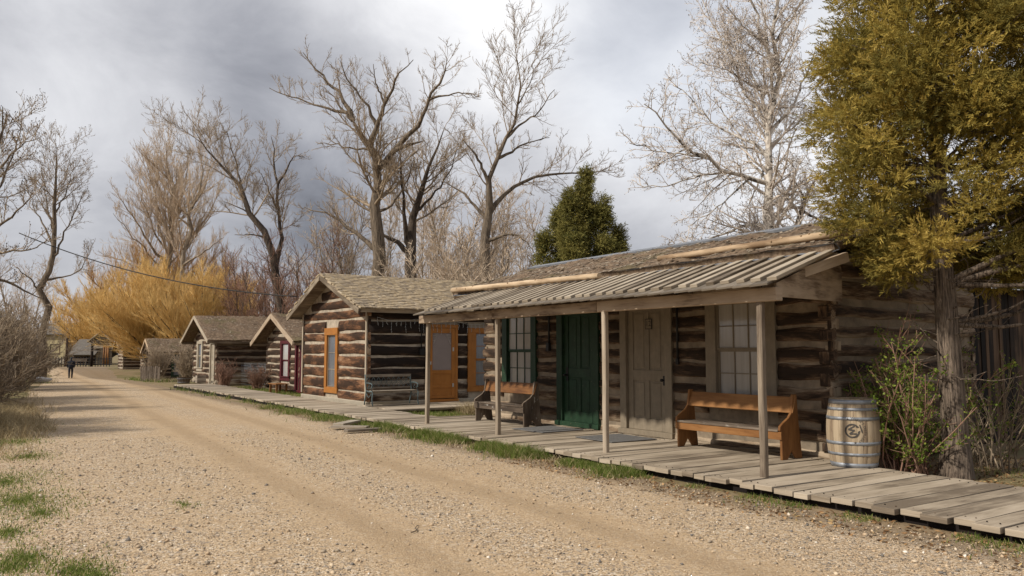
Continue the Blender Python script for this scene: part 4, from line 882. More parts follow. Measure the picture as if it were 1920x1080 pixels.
# ------------------------------------------------------------------ benches
def pew(name, label, yc, L, x_front, mat_end, mat_seat, mat_back, seed):
    t = thing(name, (x_front + 0.25, yc, 0.15), label, 'bench', 'wooden benches on the porch')
    Z0 = 0.152; prof = [(0.03, 0), (0.03, 0.40), (-0.01, 0.44), (0.0, 0.50), (0.05, 0.535), (0.20, 0.62), (0.27, 0.70), (0.30, 0.93), (0.31, 0.96), (0.39, 0.96), (0.40, 0.93), (0.43, 0.55), (0.50, 0), (0.36, 0), (0.26, 0.14), (0.16, 0)]
    for s in (-1, 1):
        mb = MB(); y = yc + s * (L / 2) - (0.02 if s > 0 else 0.02)
        mb.prism(prof, (x_front, y, Z0), (1, 0, 0), (0, 0, 1), (0, 1, 0), 0.042, 0, 0.4 if s < 0 else 0.6); mb.build('end_panel', M[mat_end], t, 0.006)
    a, b = yc - L / 2 + 0.024, yc + L / 2 - 0.022
    mb = MB(); mb.box(x_front - 0.012, x_front + 0.19, a, b, Z0 + 0.415, Z0 + 0.445, 0, 1); mb.box(x_front + 0.195, x_front + 0.39, a, b, Z0 + 0.412, Z0 + 0.442, 0, 1); mb.build('seat', M[mat_seat], t, 0.006)
    mb = MB(); mb.box(x_front + 0.002, x_front + 0.028, a - 0.05, b + 0.05, Z0 + 0.30, Z0 + 0.414, 0, 1); mb.build('apron', M[mat_back if 'stained' in M[mat_back].name and mat_end == 'orange_bench' else mat_seat], t, 0.004)
    mb = MB(); ln = np.array([0.10, 0, 0.30]); ln /= np.linalg.norm(ln); mb.obox((x_front + 0.325, yc, Z0 + 0.80), (np.array([0, 1.0, 0]), np.cross(ln, [0, 1.0, 0]) * -1, ln), (L / 2 + 0.03, 0.013, 0.125), 0, 0); mb.build('backrest', M[mat_back], t, 0.005)
    return t
pew('wooden_bench', 'orange-brown stained wooden pew bench before the tan window', 8.83, 2.10, 9.92, 'orange_bench', 'old_bench', 'orange_bench', 1)
pew('wooden_bench', 'worn grey wooden bench with an orange back board before the green window', 15.22, 1.98, 9.72, 'old_bench', 'old_bench', 'orange_bench', 2)
# iron park bench
t = thing('park_bench', (10.5, 22.2, 0.15), 'blue-grey cast iron park bench with lattice back against the dark log wall', 'bench')
bx0, bx1, Z0 = 9.72, 11.22, 0.155
for x in (bx0, bx1):
    mb = MB(); P_ = lambda y, z: (x, 22.62 - y, Z0 + z)
    mb.tube([P_(0.02, 0.92), P_(0.04, 0.7), P_(0.10, 0.45), P_(0.06, 0.25), P_(0.0, 0.12), P_(-0.02, 0)], 0.020, 6)
    mb.tube([P_(0.10, 0.44), P_(0.30, 0.41), P_(0.52, 0.43), P_(0.57, 0.38), P_(0.53, 0.22), P_(0.55, 0.10), P_(0.60, 0)], 0.020, 6)
    mb.tube([P_(0.05, 0.66), P_(0.25, 0.67), P_(0.45, 0.66), P_(0.55, 0.62), P_(0.56, 0.55), P_(0.50, 0.54)], 0.018, 6)
    mb.tube([P_(0.53, 0.60), P_(0.46, 0.52), P_(0.52, 0.43)], 0.014, 6); mb.tube([P_(0.30, 0.42), P_(0.25, 0.53), P_(0.33, 0.60), P_(0.38, 0.53), P_(0.32, 0.50)], 0.010, 5)
    mb.tube([P_(0.08, 0.36), P_(0.28, 0.24), P_(0.50, 0.36)], 0.012, 5); mb.build('side_frame', M['iron'], t)
for k in range(6): mb = MB(); y = 22.53 - 0.083 * k; mb.box(bx0 + 0.01, bx1 - 0.01, y - 0.033, y + 0.033, Z0 + 0.425, Z0 + 0.447, 0, 0); mb.build('seat_slat', M['grey_wood'], t)
mb = MB(); mb.box(bx0 + 0.01, bx1 - 0.01, 22.555, 22.585, Z0 + 0.84, Z0 + 0.92); mb.box(bx0 + 0.01, bx1 - 0.01, 22.535, 22.56, Z0 + 0.50, Z0 + 0.545); mb.build('back_rail', M['grey_wood'], t)
mb = MB(); n = 9; W = bx1 - bx0
for k in range(n + 3):
    for s in (1, -1):
        pts = []
        for q in range(7):
            v = q / 6; xx = bx0 + W * (k - 1.5 + (v if s > 0 else 3 - v)) / n
            if bx0 <= xx <= bx1: pts.append((xx, 22.553 + 0.012 * v, Z0 + 0.545 + 0.295 * v))
        if len(pts) > 1: mb.tube(pts, 0.0085, 5)
for k in range(n): c = np.array([bx0 + W * (k + .5) / n, 22.556, Z0 + 0.69]); mb.tube([c + [0.035 * math.cos(a_), 0, 0.035 * math.sin(a_)] for a_ in np.linspace(0, 6.28, 9)], 0.007, 4)
mb.build('lattice_back', M['iron'], t)
# little wooden table
t = thing('wooden_table', (10.9, 34.0, 0.0), 'little low orange-brown wooden table on the grass before the maroon-trimmed cabin', 'table')
cx, cy = 10.55, 33.6
mb = MB(); mb.box(cx - 0.28, cx + 0.28, cy - 0.55, cy + 0.55, 0.40, 0.44); mb.build('table_top', M['orange_bench'], t, 0.005)
for sx in (-1, 1):
    for sy in (-1, 1): mb = MB(); mb.box(cx + sx * .2 - .04, cx + sx * .2 + .04, cy + sy * .42 - .04, cy + sy * .42 + .04, 0, 0.40); mb.build('leg', M['orange_bench'], t)
# planters before the cream cabin
def tub(name, c, r, h, label, mat, n=14):
    mb = MB(); rng = random.Random(5)
    for k in range(n):
        a0, a1 = 2 * math.pi * k / n, 2 * math.pi * (k + 1) / n - 0.02
        P_ = lambda a, rr, z: (c[0] + rr * math.cos(a), c[1] + rr * math.sin(a), c[2] + z)
        mb.face([P_(a0, r * .88, 0), P_(a1, r * .88, 0), P_(a1, r, h), P_(a0, r, h)], [(0, 0), (0, .1), (h, .1), (h, 0)], 0, rng.random()); mb.face([P_(a0, r, h), P_(a1, r, h), P_(a1, r * .9, h), P_(a0, r * .9, h)], [(0, 0), (0, .1), (.1, .1), (.1, 0)], 0, rng.random())
    mb.face([(c[0] + r * .92 * math.cos(2 * math.pi * k / n), c[1] + r * .92 * math.sin(2 * math.pi * k / n), c[2] + h - .05) for k in range(n)], [(0, 0)] * n, 1)
    for z in (h * .2, h * .75):
        rr = r * (.88 + .12 * z / h) + .006; mb.tube([(c[0] + rr * math.cos(a), c[1] + rr * math.sin(a), c[2] + z) for a in np.linspace(0, 6.283, 17)], 0.012, 4, 2)
    return tag(mb.build(name, [M[mat], M['ground'], M['metal']]), label, 'planter')
tub('planter_tub', at_z(344, 719, 0.0) , 0.36, 0.36, 'round half-barrel planter at the end of the boardwalk', 'old_bench')
c = at_z(376, 718, 0.15); mb = MB(); 
for sx, sy, ax in ((-.2, 0, 1), (.2, 0, 1), (0, -.2, 0), (0, .2, 0)):
    for k in range(3): mb.box(c[0] + sx - (.02 if ax else .22), c[0] + sx + (.02 if ax else .22), c[1] + sy - (.178 if ax else .02), c[1] + sy + (.178 if ax else .02), c[2] + .005 + .13 * k, c[2] + .125 + .13 * k)
tag(mb.build('wooden_crate', M['grey_wood']), 'small slatted wooden crate at the door of the cream-trimmed cabin', 'crate')
# doormats
for (x0, x1, y0, y1, lb, rz) in ((9.30, 10.35, 12.95, 14.0, 'flat grey doormat on the boards before the green door', .03), (9.35, 10.40, 10.85, 11.95, 'flat grey doormat on the boards before the tan door', -.04)):
    mb = MB(); c_, s_ = math.cos(rz), math.sin(rz); mb.obox(((x0 + x1) / 2, (y0 + y1) / 2, 0.166), ((c_, s_, 0), (-s_, c_, 0), (0, 0, 1)), ((x1 - x0) / 2, (y1 - y0) / 2, 0.007))
    tag(mb.build('doormat', M['doormat'], None, 0.004), lb, 'doormat', 'grey doormats on the porch')
# loose planks by the grass
for (pa, pb, wd, z, lb) in (((634, 796), (668, 789), .26, .09, 'short grey plank on the grass, farthest of three loose planks'), ((623, 800), (690, 801), .24, .07, 'grey plank lying in the middle of three loose planks'), ((648, 808), (712, 804), .20, .06, 'grey plank lying nearest the road, of three loose planks')):
    a, b = at_z(*pa, z), at_z(*pb, z); mb = MB(); mb.bar(a, b, wd, 0.05); tag(mb.build('loose_plank', M['grey_wood'], None, 0.005), lb, 'plank', 'loose planks by the boardwalk')
for (px, py, s, lb) in ((78, 716, .35, 'white stone on the verge left of the walking person'),):
    p = at_z(px, py); bm = bmesh.new(); bmesh.ops.create_icosphere(bm, subdivisions=2, radius=1); rng = random.Random(3)
    Vs = np.array([(v.co.x * s * 1.5, v.co.y * s, v.co.z * s * .55) for v in bm.verts]); Vs *= 1 + 0.14 * np.array([[rng.uniform(-1, 1)] for _ in Vs]); Fs = [[v.index for v in f.verts] for f in bm.faces]; bm.free()
    tag(mesh_np('stone', Vs + p + [0, 0, s * .3], Fs, M['stone'], None, [0.1] * len(Fs)), lb, 'stone')

# ------------------------------------------------------------------ barrel
BC = np.array([10.37, 6.87, 0.152]); BH = 0.945
bar = thing('wooden_barrel', tuple(BC), 'pale oak barrel with metal hoops and a round black stamp at the cabin corner', 'barrel')
brad = lambda z: 0.302 + 0.056 * (1 - ((z - BH / 2) / (BH / 2)) ** 2)
mb = MB(); ns, seg, nz_ = 26, 3, 14; rng = random.Random(21); edges = np.cumsum([rng.uniform(.8, 1.3) for _ in range(ns)]); edges = np.concatenate([[0], edges]) / edges[-1] * 2 * math.pi
for k in range(ns):
    r_ = rng.random(); uo = rng.uniform(0, 40); a0, a1 = edges[k] + 0.003, edges[k + 1] - 0.003; g = [a0 + (a1 - a0) * j / seg for j in range(seg + 1)]
    i0 = len(mb.v)
    for q in range(nz_ + 1):
        z = BH * q / nz_; r0 = brad(z)
        for j, a in enumerate(g): rr = r0 - (0.004 if j in (0, seg) else 0); mb.v.append((BC[0] + rr * math.cos(a), BC[1] + rr * math.sin(a), BC[2] + z))
    for q in range(nz_):
        for j in range(seg):
            a = i0 + q * (seg + 1) + j; mb.f.append((a, a + 1, a + seg + 2, a + seg + 1)); u0_, u1_ = uo + BH * q / nz_, uo + BH * (q + 1) / nz_; mb.uv.append([(u0_, g[j] * .33), (u0_, g[j + 1] * .33), (u1_, g[j + 1] * .33), (u1_, g[j] * .33)]); mb.m.append(0); mb.r.append(r_); mb.sm.append(True)
    zt = BH
    for j in range(seg):
        P_ = lambda a, rr, z: (BC[0] + rr * math.cos(a), BC[1] + rr * math.sin(a), BC[2] + z)
        mb.face([P_(g[j], .302, zt), P_(g[j + 1], .302, zt), P_(g[j + 1], .272, zt), P_(g[j], .272, zt)], [(uo, 0), (uo, .1), (uo + .03, .1), (uo + .03, 0)], 0, r_)
        mb.face([P_(g[j], .272, zt), P_(g[j + 1], .272, zt), P_(g[j + 1], .27, zt - .05), P_(g[j], .27, zt - .05)], [(uo, 0), (uo, .1), (uo + .03, .1), (uo + .03, 0)], 0, r_ * .5)
mb.build('stave', M['oak'], bar)
mb = MB(); mb.face([(BC[0] + .275 * math.cos(a), BC[1] + .275 * math.sin(a), BC[2] + BH - .045) for a in np.linspace(0, 6.283, 25)[:-1]], [(.3 * math.cos(a), .3 * math.sin(a)) for a in np.linspace(0, 6.283, 25)[:-1]], 0, .1); mb.build('head', M['oak'], bar)
for (z0, z1) in ((0.0, 0.065), (0.165, 0.205), (0.315, 0.36), (0.655, 0.70), (0.785, 0.825), (0.875, 0.935)):
    mb = MB(); n = 48; i0 = len(mb.v); t_ = 0.004
    for k in range(n):
        a = 2 * math.pi * k / n
        for (z, o) in ((z0, 0.0), (z0, t_), (z1, t_), (z1, 0.0)): rr = brad(z) + o; mb.v.append((BC[0] + rr * math.cos(a), BC[1] + rr * math.sin(a), BC[2] + z))
    for k in range(n):
        for j in range(3): a, b = i0 + 4 * k + j, i0 + 4 * ((k + 1) % n) + j; mb.f.append((a, b, b + 1, a + 1)); mb.uv.append([(0, 0)] * 4); mb.m.append(0); mb.r.append(.1); mb.sm.append(j == 1)
    mb.build('hoop', M['metal'], bar)
# stamp: ring, W, bar and curved lettering, turned clockwise, wrapped round the staves
TOC = (EYE - BC)[:2]; A0 = math.atan2(TOC[1], TOC[0]) - 0.03; EZ_ = 0.515; ROT = R(-74)
def wrap(x, y, o=0.004):
    xr, yr = x * math.cos(ROT) - y * math.sin(ROT), x * math.sin(ROT) + y * math.cos(ROT); z = EZ_ + yr; rr = brad(z); a = A0 + xr / 0.358
    return (BC[0] + (rr + o) * math.cos(a), BC[1] + (rr + o) * math.sin(a), BC[2] + z)
mb = MB()
def add_poly(pts): mb.face([wrap(*p) for p in pts], [(0, 0)] * len(pts), 0, 0.2)
r0, r1 = 0.076, 0.098
for k in range(44):
    a0, a1 = R(108 + 324 * k / 44), R(108 + 324 * (k + 1) / 44)
    add_poly([(r0 * math.cos(a0), r0 * math.sin(a0)), (r1 * math.cos(a0), r1 * math.sin(a0)), (r1 * math.cos(a1), r1 * math.sin(a1)), (r0 * math.cos(a1), r0 * math.sin(a1))])
for k in range(4): x0 = -0.056 + 0.028 * k; add_poly([(x0, .108), (x0 + .028, .108), (x0 + .028, .124), (x0, .124)])
for k in range(5): a = R(90 + 0 * k); y0 = 0.075 + 0.007 * k
add_poly([(-0.044, .062), (-0.034, .098), (-0.022, .095), (-0.031, .060)]); add_poly([(0.044, .062), (0.034, .098), (0.022, .095), (0.031, .060)])
Wp = [(-0.055, .048), (-0.030, -.045), (0, .030), (0.030, -.045), (0.055, .048)]
for (p, q) in zip(Wp[:-1], Wp[1:]):
    d_ = np.array(q) - np.array(p); d_ /= np.linalg.norm(d_); n_ = np.array([-d_[1], d_[0]]) * .010
    for k in range(3):
        a_, b_ = np.array(p) + (np.array(q) - np.array(p)) * k / 3, np.array(p) + (np.array(q) - np.array(p)) * (k + 1) / 3; add_poly([a_ - n_, b_ - n_, b_ + n_, a_ + n_])
mb.build('emblem', M['ink'], bar)
mb = MB(); RR = 0.168; word = "WILLIE'S DISTILLERY"; wd = {'I': .55, "'": .4, ' ': .8, 'W': 1.45}; tot = sum(wd.get(ch, 1.0) for ch in word); span_ = R(158); acc = 0
cache = {}
for ch in word:
    cw = wd.get(ch, 1.0); an = R(90) + span_ / 2 - span_ * (acc + cw / 2) / tot; acc += cw
    if ch == ' ': continue
    if ch not in cache: cache[ch] = text_verts(ch, 0.050)
    Vt, Ft = cache[ch]; i0 = len(mb.v); t_ = an - R(90)
    for (x, y, _) in Vt: mb.v.append(wrap(x * math.cos(t_) - y * math.sin(t_) + RR * math.cos(an), x * math.sin(t_) + y * math.cos(t_) + RR * math.sin(an)))
    for f in Ft: mb.f.append(tuple(i0 + k for k in f)); mb.uv.append([(0, 0)] * len(f)); mb.m.append(0); mb.r.append(.2); mb.sm.append(False)
for an in (R(184), R(-4)):
    cx, cy = RR * math.cos(an), RR * math.sin(an); i0 = len(mb.v)
    for k in range(10): rr = .022 if k % 2 == 0 else .009; mb.v.append(wrap(cx + rr * math.cos(R(90 + 36 * k)), cy + rr * math.sin(R(90 + 36 * k))))
    mb.f.append(tuple(range(i0, i0 + 10))); mb.uv.append([(0, 0)] * 10); mb.m.append(0); mb.r.append(.2); mb.sm.append(False)
mb.build('lettering', M['ink'], bar)

# ------------------------------------------------------------------ person walking away
PP = np.array([*at_z(132, 708, -0.17)[:2], 0]); PP[2] = float(gz(PP[1])) + 0.004
def skin_mesh(name, verts, edges, radii, mat, parent, loc, sub=1):
    me = bpy.data.meshes.new(name); me.from_pydata(verts, edges, []); me.materials.append(mat)
    o = bpy.data.objects.new(name, me); C.link(o); mo = o.modifiers.new('skin', 'SKIN'); mo.use_smooth_shade = True
    for i, r in enumerate(radii): me.skin_vertices[0].data[i].radius = r if isinstance(r, tuple) else (r, r)
    me.skin_vertices[0].data[0].use_root = True
    s = o.modifiers.new('sub', 'SUBSURF'); s.levels = s.render_levels = sub
    o.parent = parent; ORG[o.name] = ORG[parent.name] if parent else np.zeros(3); return o
ph = 1.56 / 1.72
per = thing('person', tuple(PP), 'person in a dark jacket and knit hat walking away down the dirt road', 'person'); per.rotation_euler = (0, 0, -0.08)
v = [(0, 0, .93), (0, .01, 1.12), (0, .02, 1.33), (0, .03, 1.46), (0, .04, 1.53), (0, .06, 1.63), (0, .05, 1.72),
     (.10, 0, .88), (.11, .05, .50), (.10, -.03, .09), (.10, .10, .04), (-.10, 0, .88), (-.11, -.05, .50), (-.10, -.14, .10), (-.10, -.02, .04),
     (.19, .02, 1.38), (.25, -.02, 1.12), (.24, .10, .93), (.23, .14, .84), (-.19, .02, 1.38), (-.25, .0, 1.12), (-.24, .12, .95), (-.23, .16, .86), (0, .155, 1.62)]
e = [(0, 1), (1, 2), (2, 3), (3, 4), (4, 5), (5, 6), (0, 7), (7, 8), (8, 9), (9, 10), (0, 11), (11, 12), (12, 13), (13, 14), (2, 15), (15, 16), (16, 17), (17, 18), (2, 19), (19, 20), (20, 21), (21, 22), (5, 23)]
r = [(.15, .11), (.15, .11), (.17, .12), (.09, .08), (.055, .055), (.085, .10), (.06, .07), .10, .08, .06, .045, .10, .08, .06, .045, .06, .05, .04, .03, .06, .05, .04, .03, .018]
body = skin_mesh('body', [tuple(c * ph for c in p) for p in v], e, [tuple(c * ph for c in x) if isinstance(x, tuple) else x * ph for x in r], M['navy'], per, None)
jv = [(0, 0, .86), (0, 0, 1.0), (0, .01, 1.15), (0, .02, 1.34), (0, .035, 1.47), (.20, .02, 1.37), (.262, -.02, 1.12), (.252, .09, .95), (-.20, .02, 1.37), (-.262, 0, 1.12), (-.252, .11, .97)]
je = [(0, 1), (1, 2), (2, 3), (3, 4), (3, 5), (5, 6), (6, 7), (3, 8), (8, 9), (9, 10)]
jr = [(.25, .19), (.245, .19), (.235, .185), (.235, .18), (.12, .12), .095, .085, .07, .095, .085, .07]
skin_mesh('jacket', [tuple(c * ph for c in p) for p in jv], je, [tuple(c * ph for c in x) if isinstance(x, tuple) else x * ph for x in jr], M['navy'], per, None)
skin_mesh('knit_hat', [(0, .05 * ph, 1.64 * ph), (0, .05 * ph, 1.70 * ph), (0, .045 * ph, 1.76 * ph)], [(0, 1), (1, 2)], [(.098 * ph, .112 * ph), (.098 * ph, .108 * ph), (.05 * ph, .05 * ph)], M['hat'], per, None)

# ------------------------------------------------------------------ trees
nrng = np.random.default_rng(17)
def tubes(P, Rr, ns):
    N, K, _ = P.shape; T = np.gradient(P, axis=1); T /= np.linalg.norm(T, axis=2, keepdims=True) + 1e-9
    ref = np.where(np.abs(T[:, :1, 2:3]) > 0.9, np.array([1.0, 0.05, 0]), np.array([0.03, 0.05, 1.0])); A = np.cross(T, np.broadcast_to(ref, T.shape)); A /= np.linalg.norm(A, axis=2, keepdims=True) + 1e-9; B = np.cross(T, A)
    an = np.arange(ns) * 2 * math.pi / ns
    V = P[:, :, None, :] + Rr[:, :, None, None] * (A[:, :, None, :] * np.cos(an)[None, None, :, None] + B[:, :, None, :] * np.sin(an)[None, None, :, None])
    idx = np.arange(N * K * ns).reshape(N, K, ns); a = idx[:, :-1]; b = idx[:, 1:]
    F_ = np.stack([a, np.roll(a, -1, 2), np.roll(b, -1, 2), b], -1).reshape(-1, 4)
    return V.reshape(-1, 3), F_, np.repeat(np.arange(N), (K - 1) * ns)
def unit(a): return a / (np.linalg.norm(a, axis=-1, keepdims=True) + 1e-9)
def children(P, Rr, spacing, t0, t1, ang, lenfac, lmin, lmax, rfac, K, up, wig, rmin, minl=0.0, rng=nrng, taper=0.15, tlen=0.5, bare=0.0):
    N, Kp, _ = P.shape; L = np.linalg.norm(np.diff(P, axis=1), axis=2).sum(1); n = np.maximum(1, np.round(L / spacing * rng.uniform(0.75, 1.25, N))).astype(int)
    pi = np.repeat(np.arange(N), n); m = len(pi); t = rng.uniform(t0, t1, m); x = t * (Kp - 1); i = np.minimum(x.astype(int), Kp - 2); f = (x - i)[:, None]
    st = P[pi, i] * (1 - f) + P[pi, i + 1] * f; rp = Rr[pi, i] * (1 - f[:, 0]) + Rr[pi, i + 1] * f[:, 0]
    T = unit(P[pi, i + 1] - P[pi, i]); rv = unit(rng.normal(size=(m, 3))); pr = unit(np.cross(T, rv)); a = np.radians(rng.uniform(ang[0], ang[1], m))[:, None]
    d = unit(T * np.cos(a) + pr * np.sin(a) + np.array([0, 0, up]))
    ln = np.clip(L[pi] * lenfac * (1 - tlen * t) * rng.uniform(0.55, 1.15, m), lmin, lmax); keep = (ln > minl) & ~((pi == 0) & (t < bare))
    st, rp, d, ln = st[keep], rp[keep], d[keep], ln[keep]; m = len(ln); r0 = np.maximum(rp * rfac * rng.uniform(.7, 1.1, m), rmin)
    Q = np.zeros((m, K, 3)); Q[:, 0] = st
    for k in range(1, K): d = unit(d + rng.normal(size=(m, 3)) * wig + np.array([0, 0, up * .35])); Q[:, k] = Q[:, k - 1] + d * (ln / (K - 1))[:, None]
    Rq = np.maximum(r0[:, None] * np.linspace(1, taper, K)[None], rmin * .6); return Q, Rq
def resample(pts, rad, K):
    pts = np.asarray(pts, float); s = np.concatenate([[0], np.cumsum(np.linalg.norm(np.diff(pts, axis=0), axis=1))]); q = np.linspace(0, s[-1], K)
    # smooth the corners a little
    P = np.stack([np.interp(q, s, pts[:, c]) for c in range(3)], 1); P2 = P.copy(); P2[1:-1] = P[1:-1] * .5 + (P[:-2] + P[2:]) * .25
    return P2, np.interp(q, s, rad)
def finish_tree(name, label, limbP, limbR, levels, bmat, tmat, base, group=None, buds=None, ns0=8, cat='tree'):
    root = thing(name, tuple(base), label, cat, group)
    V, F_, w_ = tubes(limbP, limbR, ns0); mesh_np('trunk', V, F_, M[bmat], root, None, True)
    Vs, Fs, Rs = [], [], []; off = 0; P, Rr = limbP, limbR
    for li, lv in enumerate(levels):
        P, Rr = children(P, Rr, **lv); V, F_, w_ = tubes(P, Rr, 5 if li == 0 else 3); Vs.append(V); Fs.append(F_ + off); off += len(V); Rs.append(nrng.uniform(0, 1, len(P))[w_])
    midx = np.zeros(sum(len(f) for f in Fs), int)
    if buds:
        tips = P.reshape(-1, 3) if buds[1] > 1 else P[:, -1]; tips = tips[nrng.random(len(tips)) < buds[0]]; n = len(tips); s = buds[2]
        o = np.array([[1, 0, 0], [0, 1, 0], [-1, 0, 0], [0, -1, 0], [0, 0, 1.5], [0, 0, -1.5]]) * s; V = (tips[:, None] + o[None] * nrng.uniform(.6, 1.3, (n, 1, 1)) + nrng.normal(size=(n, 1, 3)) * s).reshape(-1, 3)
        q = np.array([[0, 1, 4, 4], [1, 2, 4, 4], [2, 3, 4, 4], [3, 0, 4, 4], [1, 0, 5, 5], [2, 1, 5, 5], [3, 2, 5, 5], [0, 3, 5, 5]]); 
        q3 = np.array([[4, 0, 5, 1], [4, 1, 5, 2], [4, 2, 5, 3], [4, 3, 5, 0]])
        F_ = (np.arange(n)[:, None, None] * 6 + q3[None]).reshape(-1, 4); Vs.append(V); Fs.append(F_ + off); Rs.append(np.repeat(nrng.uniform(0, 1, n), 4)); midx = np.concatenate([midx, np.ones(len(F_), int)])
    mesh_np('crown', np.concatenate(Vs), np.concatenate(Fs), [M[tmat], M['bud']], root, np.concatenate(Rs), False, midx)
    return root
def px_tree(name, label, depth, limbs, levels, bmat, tmat, K=12, spread=0.35, seed=1, group=None, buds=None, rpx=1.0):
    """limbs: lists of (x, y, radius in px); the first starts at the ground; each limb gets its own run in depth"""
    rng = random.Random(seed); Ps, Rs_ = [], []; done = []
    def proj(p): d = p - EYE; w_ = d @ FW; return 960 + F_PX * (d @ RT) / w_, 540 - F_PX * (d @ UP) / w_
    for li, lm in enumerate(limbs):
        run = sum(math.hypot(b[0] - a[0], b[1] - a[1]) for a, b in zip(lm[:-1], lm[1:])) * depth / F_PX; tgt = 0 if li == 0 else rng.choice([-1, 1]) * rng.uniform(.4, 1) * spread * run
        pts, rad = [], []; acc = 0
        if li == 0: d0 = depth; g = at_d(lm[0][0], lm[0][1], depth); pts.append((g[0], g[1], -0.15)); rad.append(lm[0][2] * depth / F_PX * 1.25)
        else:        # grow out of the nearest point of an earlier limb
            dense = [p_ + (q_ - p_) * f_ for PP_ in Ps for p_, q_ in zip(PP_[:-1], PP_[1:]) for f_ in (0, .25, .5, .75)]
            st = min(dense, key=lambda p_: (proj(p_)[0] - lm[0][0]) ** 2 + (proj(p_)[1] - lm[0][1]) ** 2); d0 = (st - EYE) @ FW; pts.append(tuple(st)); rad.append(lm[0][2] * .85 * depth / F_PX)
        for k, (x, y, r_) in enumerate(lm):
            if li and k == 0: continue
            if k: acc += math.hypot(x - lm[k - 1][0], y - lm[k - 1][1]) * depth / F_PX
            d_ = d0 + tgt * (acc / max(run, .01)); pts.append(at_d(x, y, d_)); rad.append(max(.012, (r_ * .92 if li == 0 and y > 350 else r_ * .66) * rpx * depth / F_PX))
        rad[-1] = .016
        P, Rr = resample(pts, rad, K); sc = np.linalg.norm(P[-1] - P[0]) * .010; P[1:-1] += np.array([[rng.gauss(0, sc) for _ in range(3)] for _ in range(K - 2)]); Ps.append(P); Rs_.append(Rr)
    P = np.array(Ps); Rr = np.array(Rs_); return finish_tree(name, label, P, Rr, levels, bmat, tmat, (P[0, 0, 0], P[0, 0, 1], 0), group, buds)
def lv(spacing, t0, t1, ang, lenfac, lmin, lmax, rfac, K, up, wig, rmin, **k): return dict(spacing=spacing, t0=t0, t1=t1, ang=ang, lenfac=lenfac, lmin=lmin, lmax=lmax, rfac=rfac, K=K, up=up, wig=wig, rmin=rmin, **k)

# big cottonwood behind the orange cabin
COT = [lv(0.44, .3, 1, (35, 72), .42, .7, 3.8, .34, 9, .17, .13, .019, bare=.6), lv(0.21, .15, 1, (25, 60), .45, .3, 1.4, .55, 6, .18, .15, .012), lv(0.125, .15, 1, (25, 55), .45, .18, .65, .7, 4, .18, .12, .009)]
px_tree('cottonwood_tree', 'tallest bare cottonwood with forked heavy limbs behind the orange-trimmed cabin', 45,
        [[(706, 520, 14), (708, 430, 13), (711, 345, 13), (712, 300, 11), (700, 262, 9), (672, 235, 7.5), (655, 215, 6)],
         [(655, 215, 6), (645, 185, 5), (625, 160, 4), (600, 142, 3), (582, 120, 2), (568, 98, 1)], [(655, 215, 5), (620, 205, 3.5), (580, 192, 2.5), (545, 182, 1.8), (505, 165, .8)],
         [(706, 262, 8), (712, 225, 6), (722, 195, 5), (738, 165, 3.5), (748, 135, 2), (775, 112, 1)], [(714, 322, 9), (735, 288, 8), (757, 262, 7), (778, 240, 6), (795, 215, 5), (806, 185, 4), (822, 160, 3), (838, 110, 1)],
         [(806, 185, 3.5), (835, 178, 2.2), (868, 172, 1.6), (902, 182, .8)], [(738, 284, 6), (765, 272, 5), (795, 264, 4)], [(700, 235, 5), (690, 200, 3.5), (668, 170, 2.5), (650, 150, 2), (637, 112, 1)],
         [(690, 470, 6), (660, 430, 5), (630, 408, 3.5), (600, 395, 2), (570, 388, 1)], [(716, 300, 5), (700, 280, 4), (660, 280, 2.5), (620, 268, 1.5), (595, 270, .8)], [(712, 400, 4), (740, 380, 3), (765, 340, 2), (775, 300, 1)], [(665, 228, 4), (640, 205, 3), (628, 180, 1.5), (600, 160, 1)], [(722, 195, 3), (705, 160, 2), (700, 120, 1)]],
        COT, 'bark_cot', 'twig_cot', seed=3)
px_tree('cottonwood_tree', 'dark leaning bare tree just right of the tallest cottonwood', 48,
        [[(775, 525, 13), (770, 470, 12), (775, 430, 9), (785, 380, 7), (800, 330, 5), (822, 280, 3), (834, 238, 1)], [(772, 470, 8), (758, 420, 6), (757, 370, 4), (752, 320, 3), (750, 280, 1.5)], [(775, 480, 8), (740, 450, 6), (715, 440, 4), (690, 425, 2)], [(785, 400, 4), (810, 370, 3), (840, 330, 2), (860, 270, 1)]],
        COT, 'bark_dark', 'twig_cot', seed=5)
px_tree('cottonwood_tree', 'bare cottonwood with a long right-hand limb reaching over the small dark juniper', 42,
        [[(908, 530, 11), (911, 450, 10), (915, 395, 9), (925, 345, 7), (940, 300, 6), (955, 250, 4.5), (968, 195, 3), (973, 150, 2), (970, 112, 1)],
         [(914, 405, 7), (940, 372, 6), (970, 345, 5), (1010, 328, 4), (1055, 322, 3), (1090, 325, 2), (1140, 316, 1)], [(925, 350, 5), (905, 315, 4), (888, 285, 3), (868, 262, 1.5)], [(950, 262, 3.5), (975, 235, 3), (1005, 215, 2), (1040, 168, 1)],
         [(914, 420, 5), (890, 385, 4), (868, 360, 3), (838, 345, 1.5)], [(940, 305, 4), (965, 280, 3), (990, 265, 2), (1030, 258, 1)], [(968, 195, 2), (985, 175, 1.5), (1005, 130, .8)], [(910, 460, 5), (940, 440, 4), (975, 440, 2.5), (1000, 470, 1)], [(928, 340, 3), (935, 290, 2), (925, 240, 1)]],
        COT, 'bark_cot', 'twig_cot', seed=8)
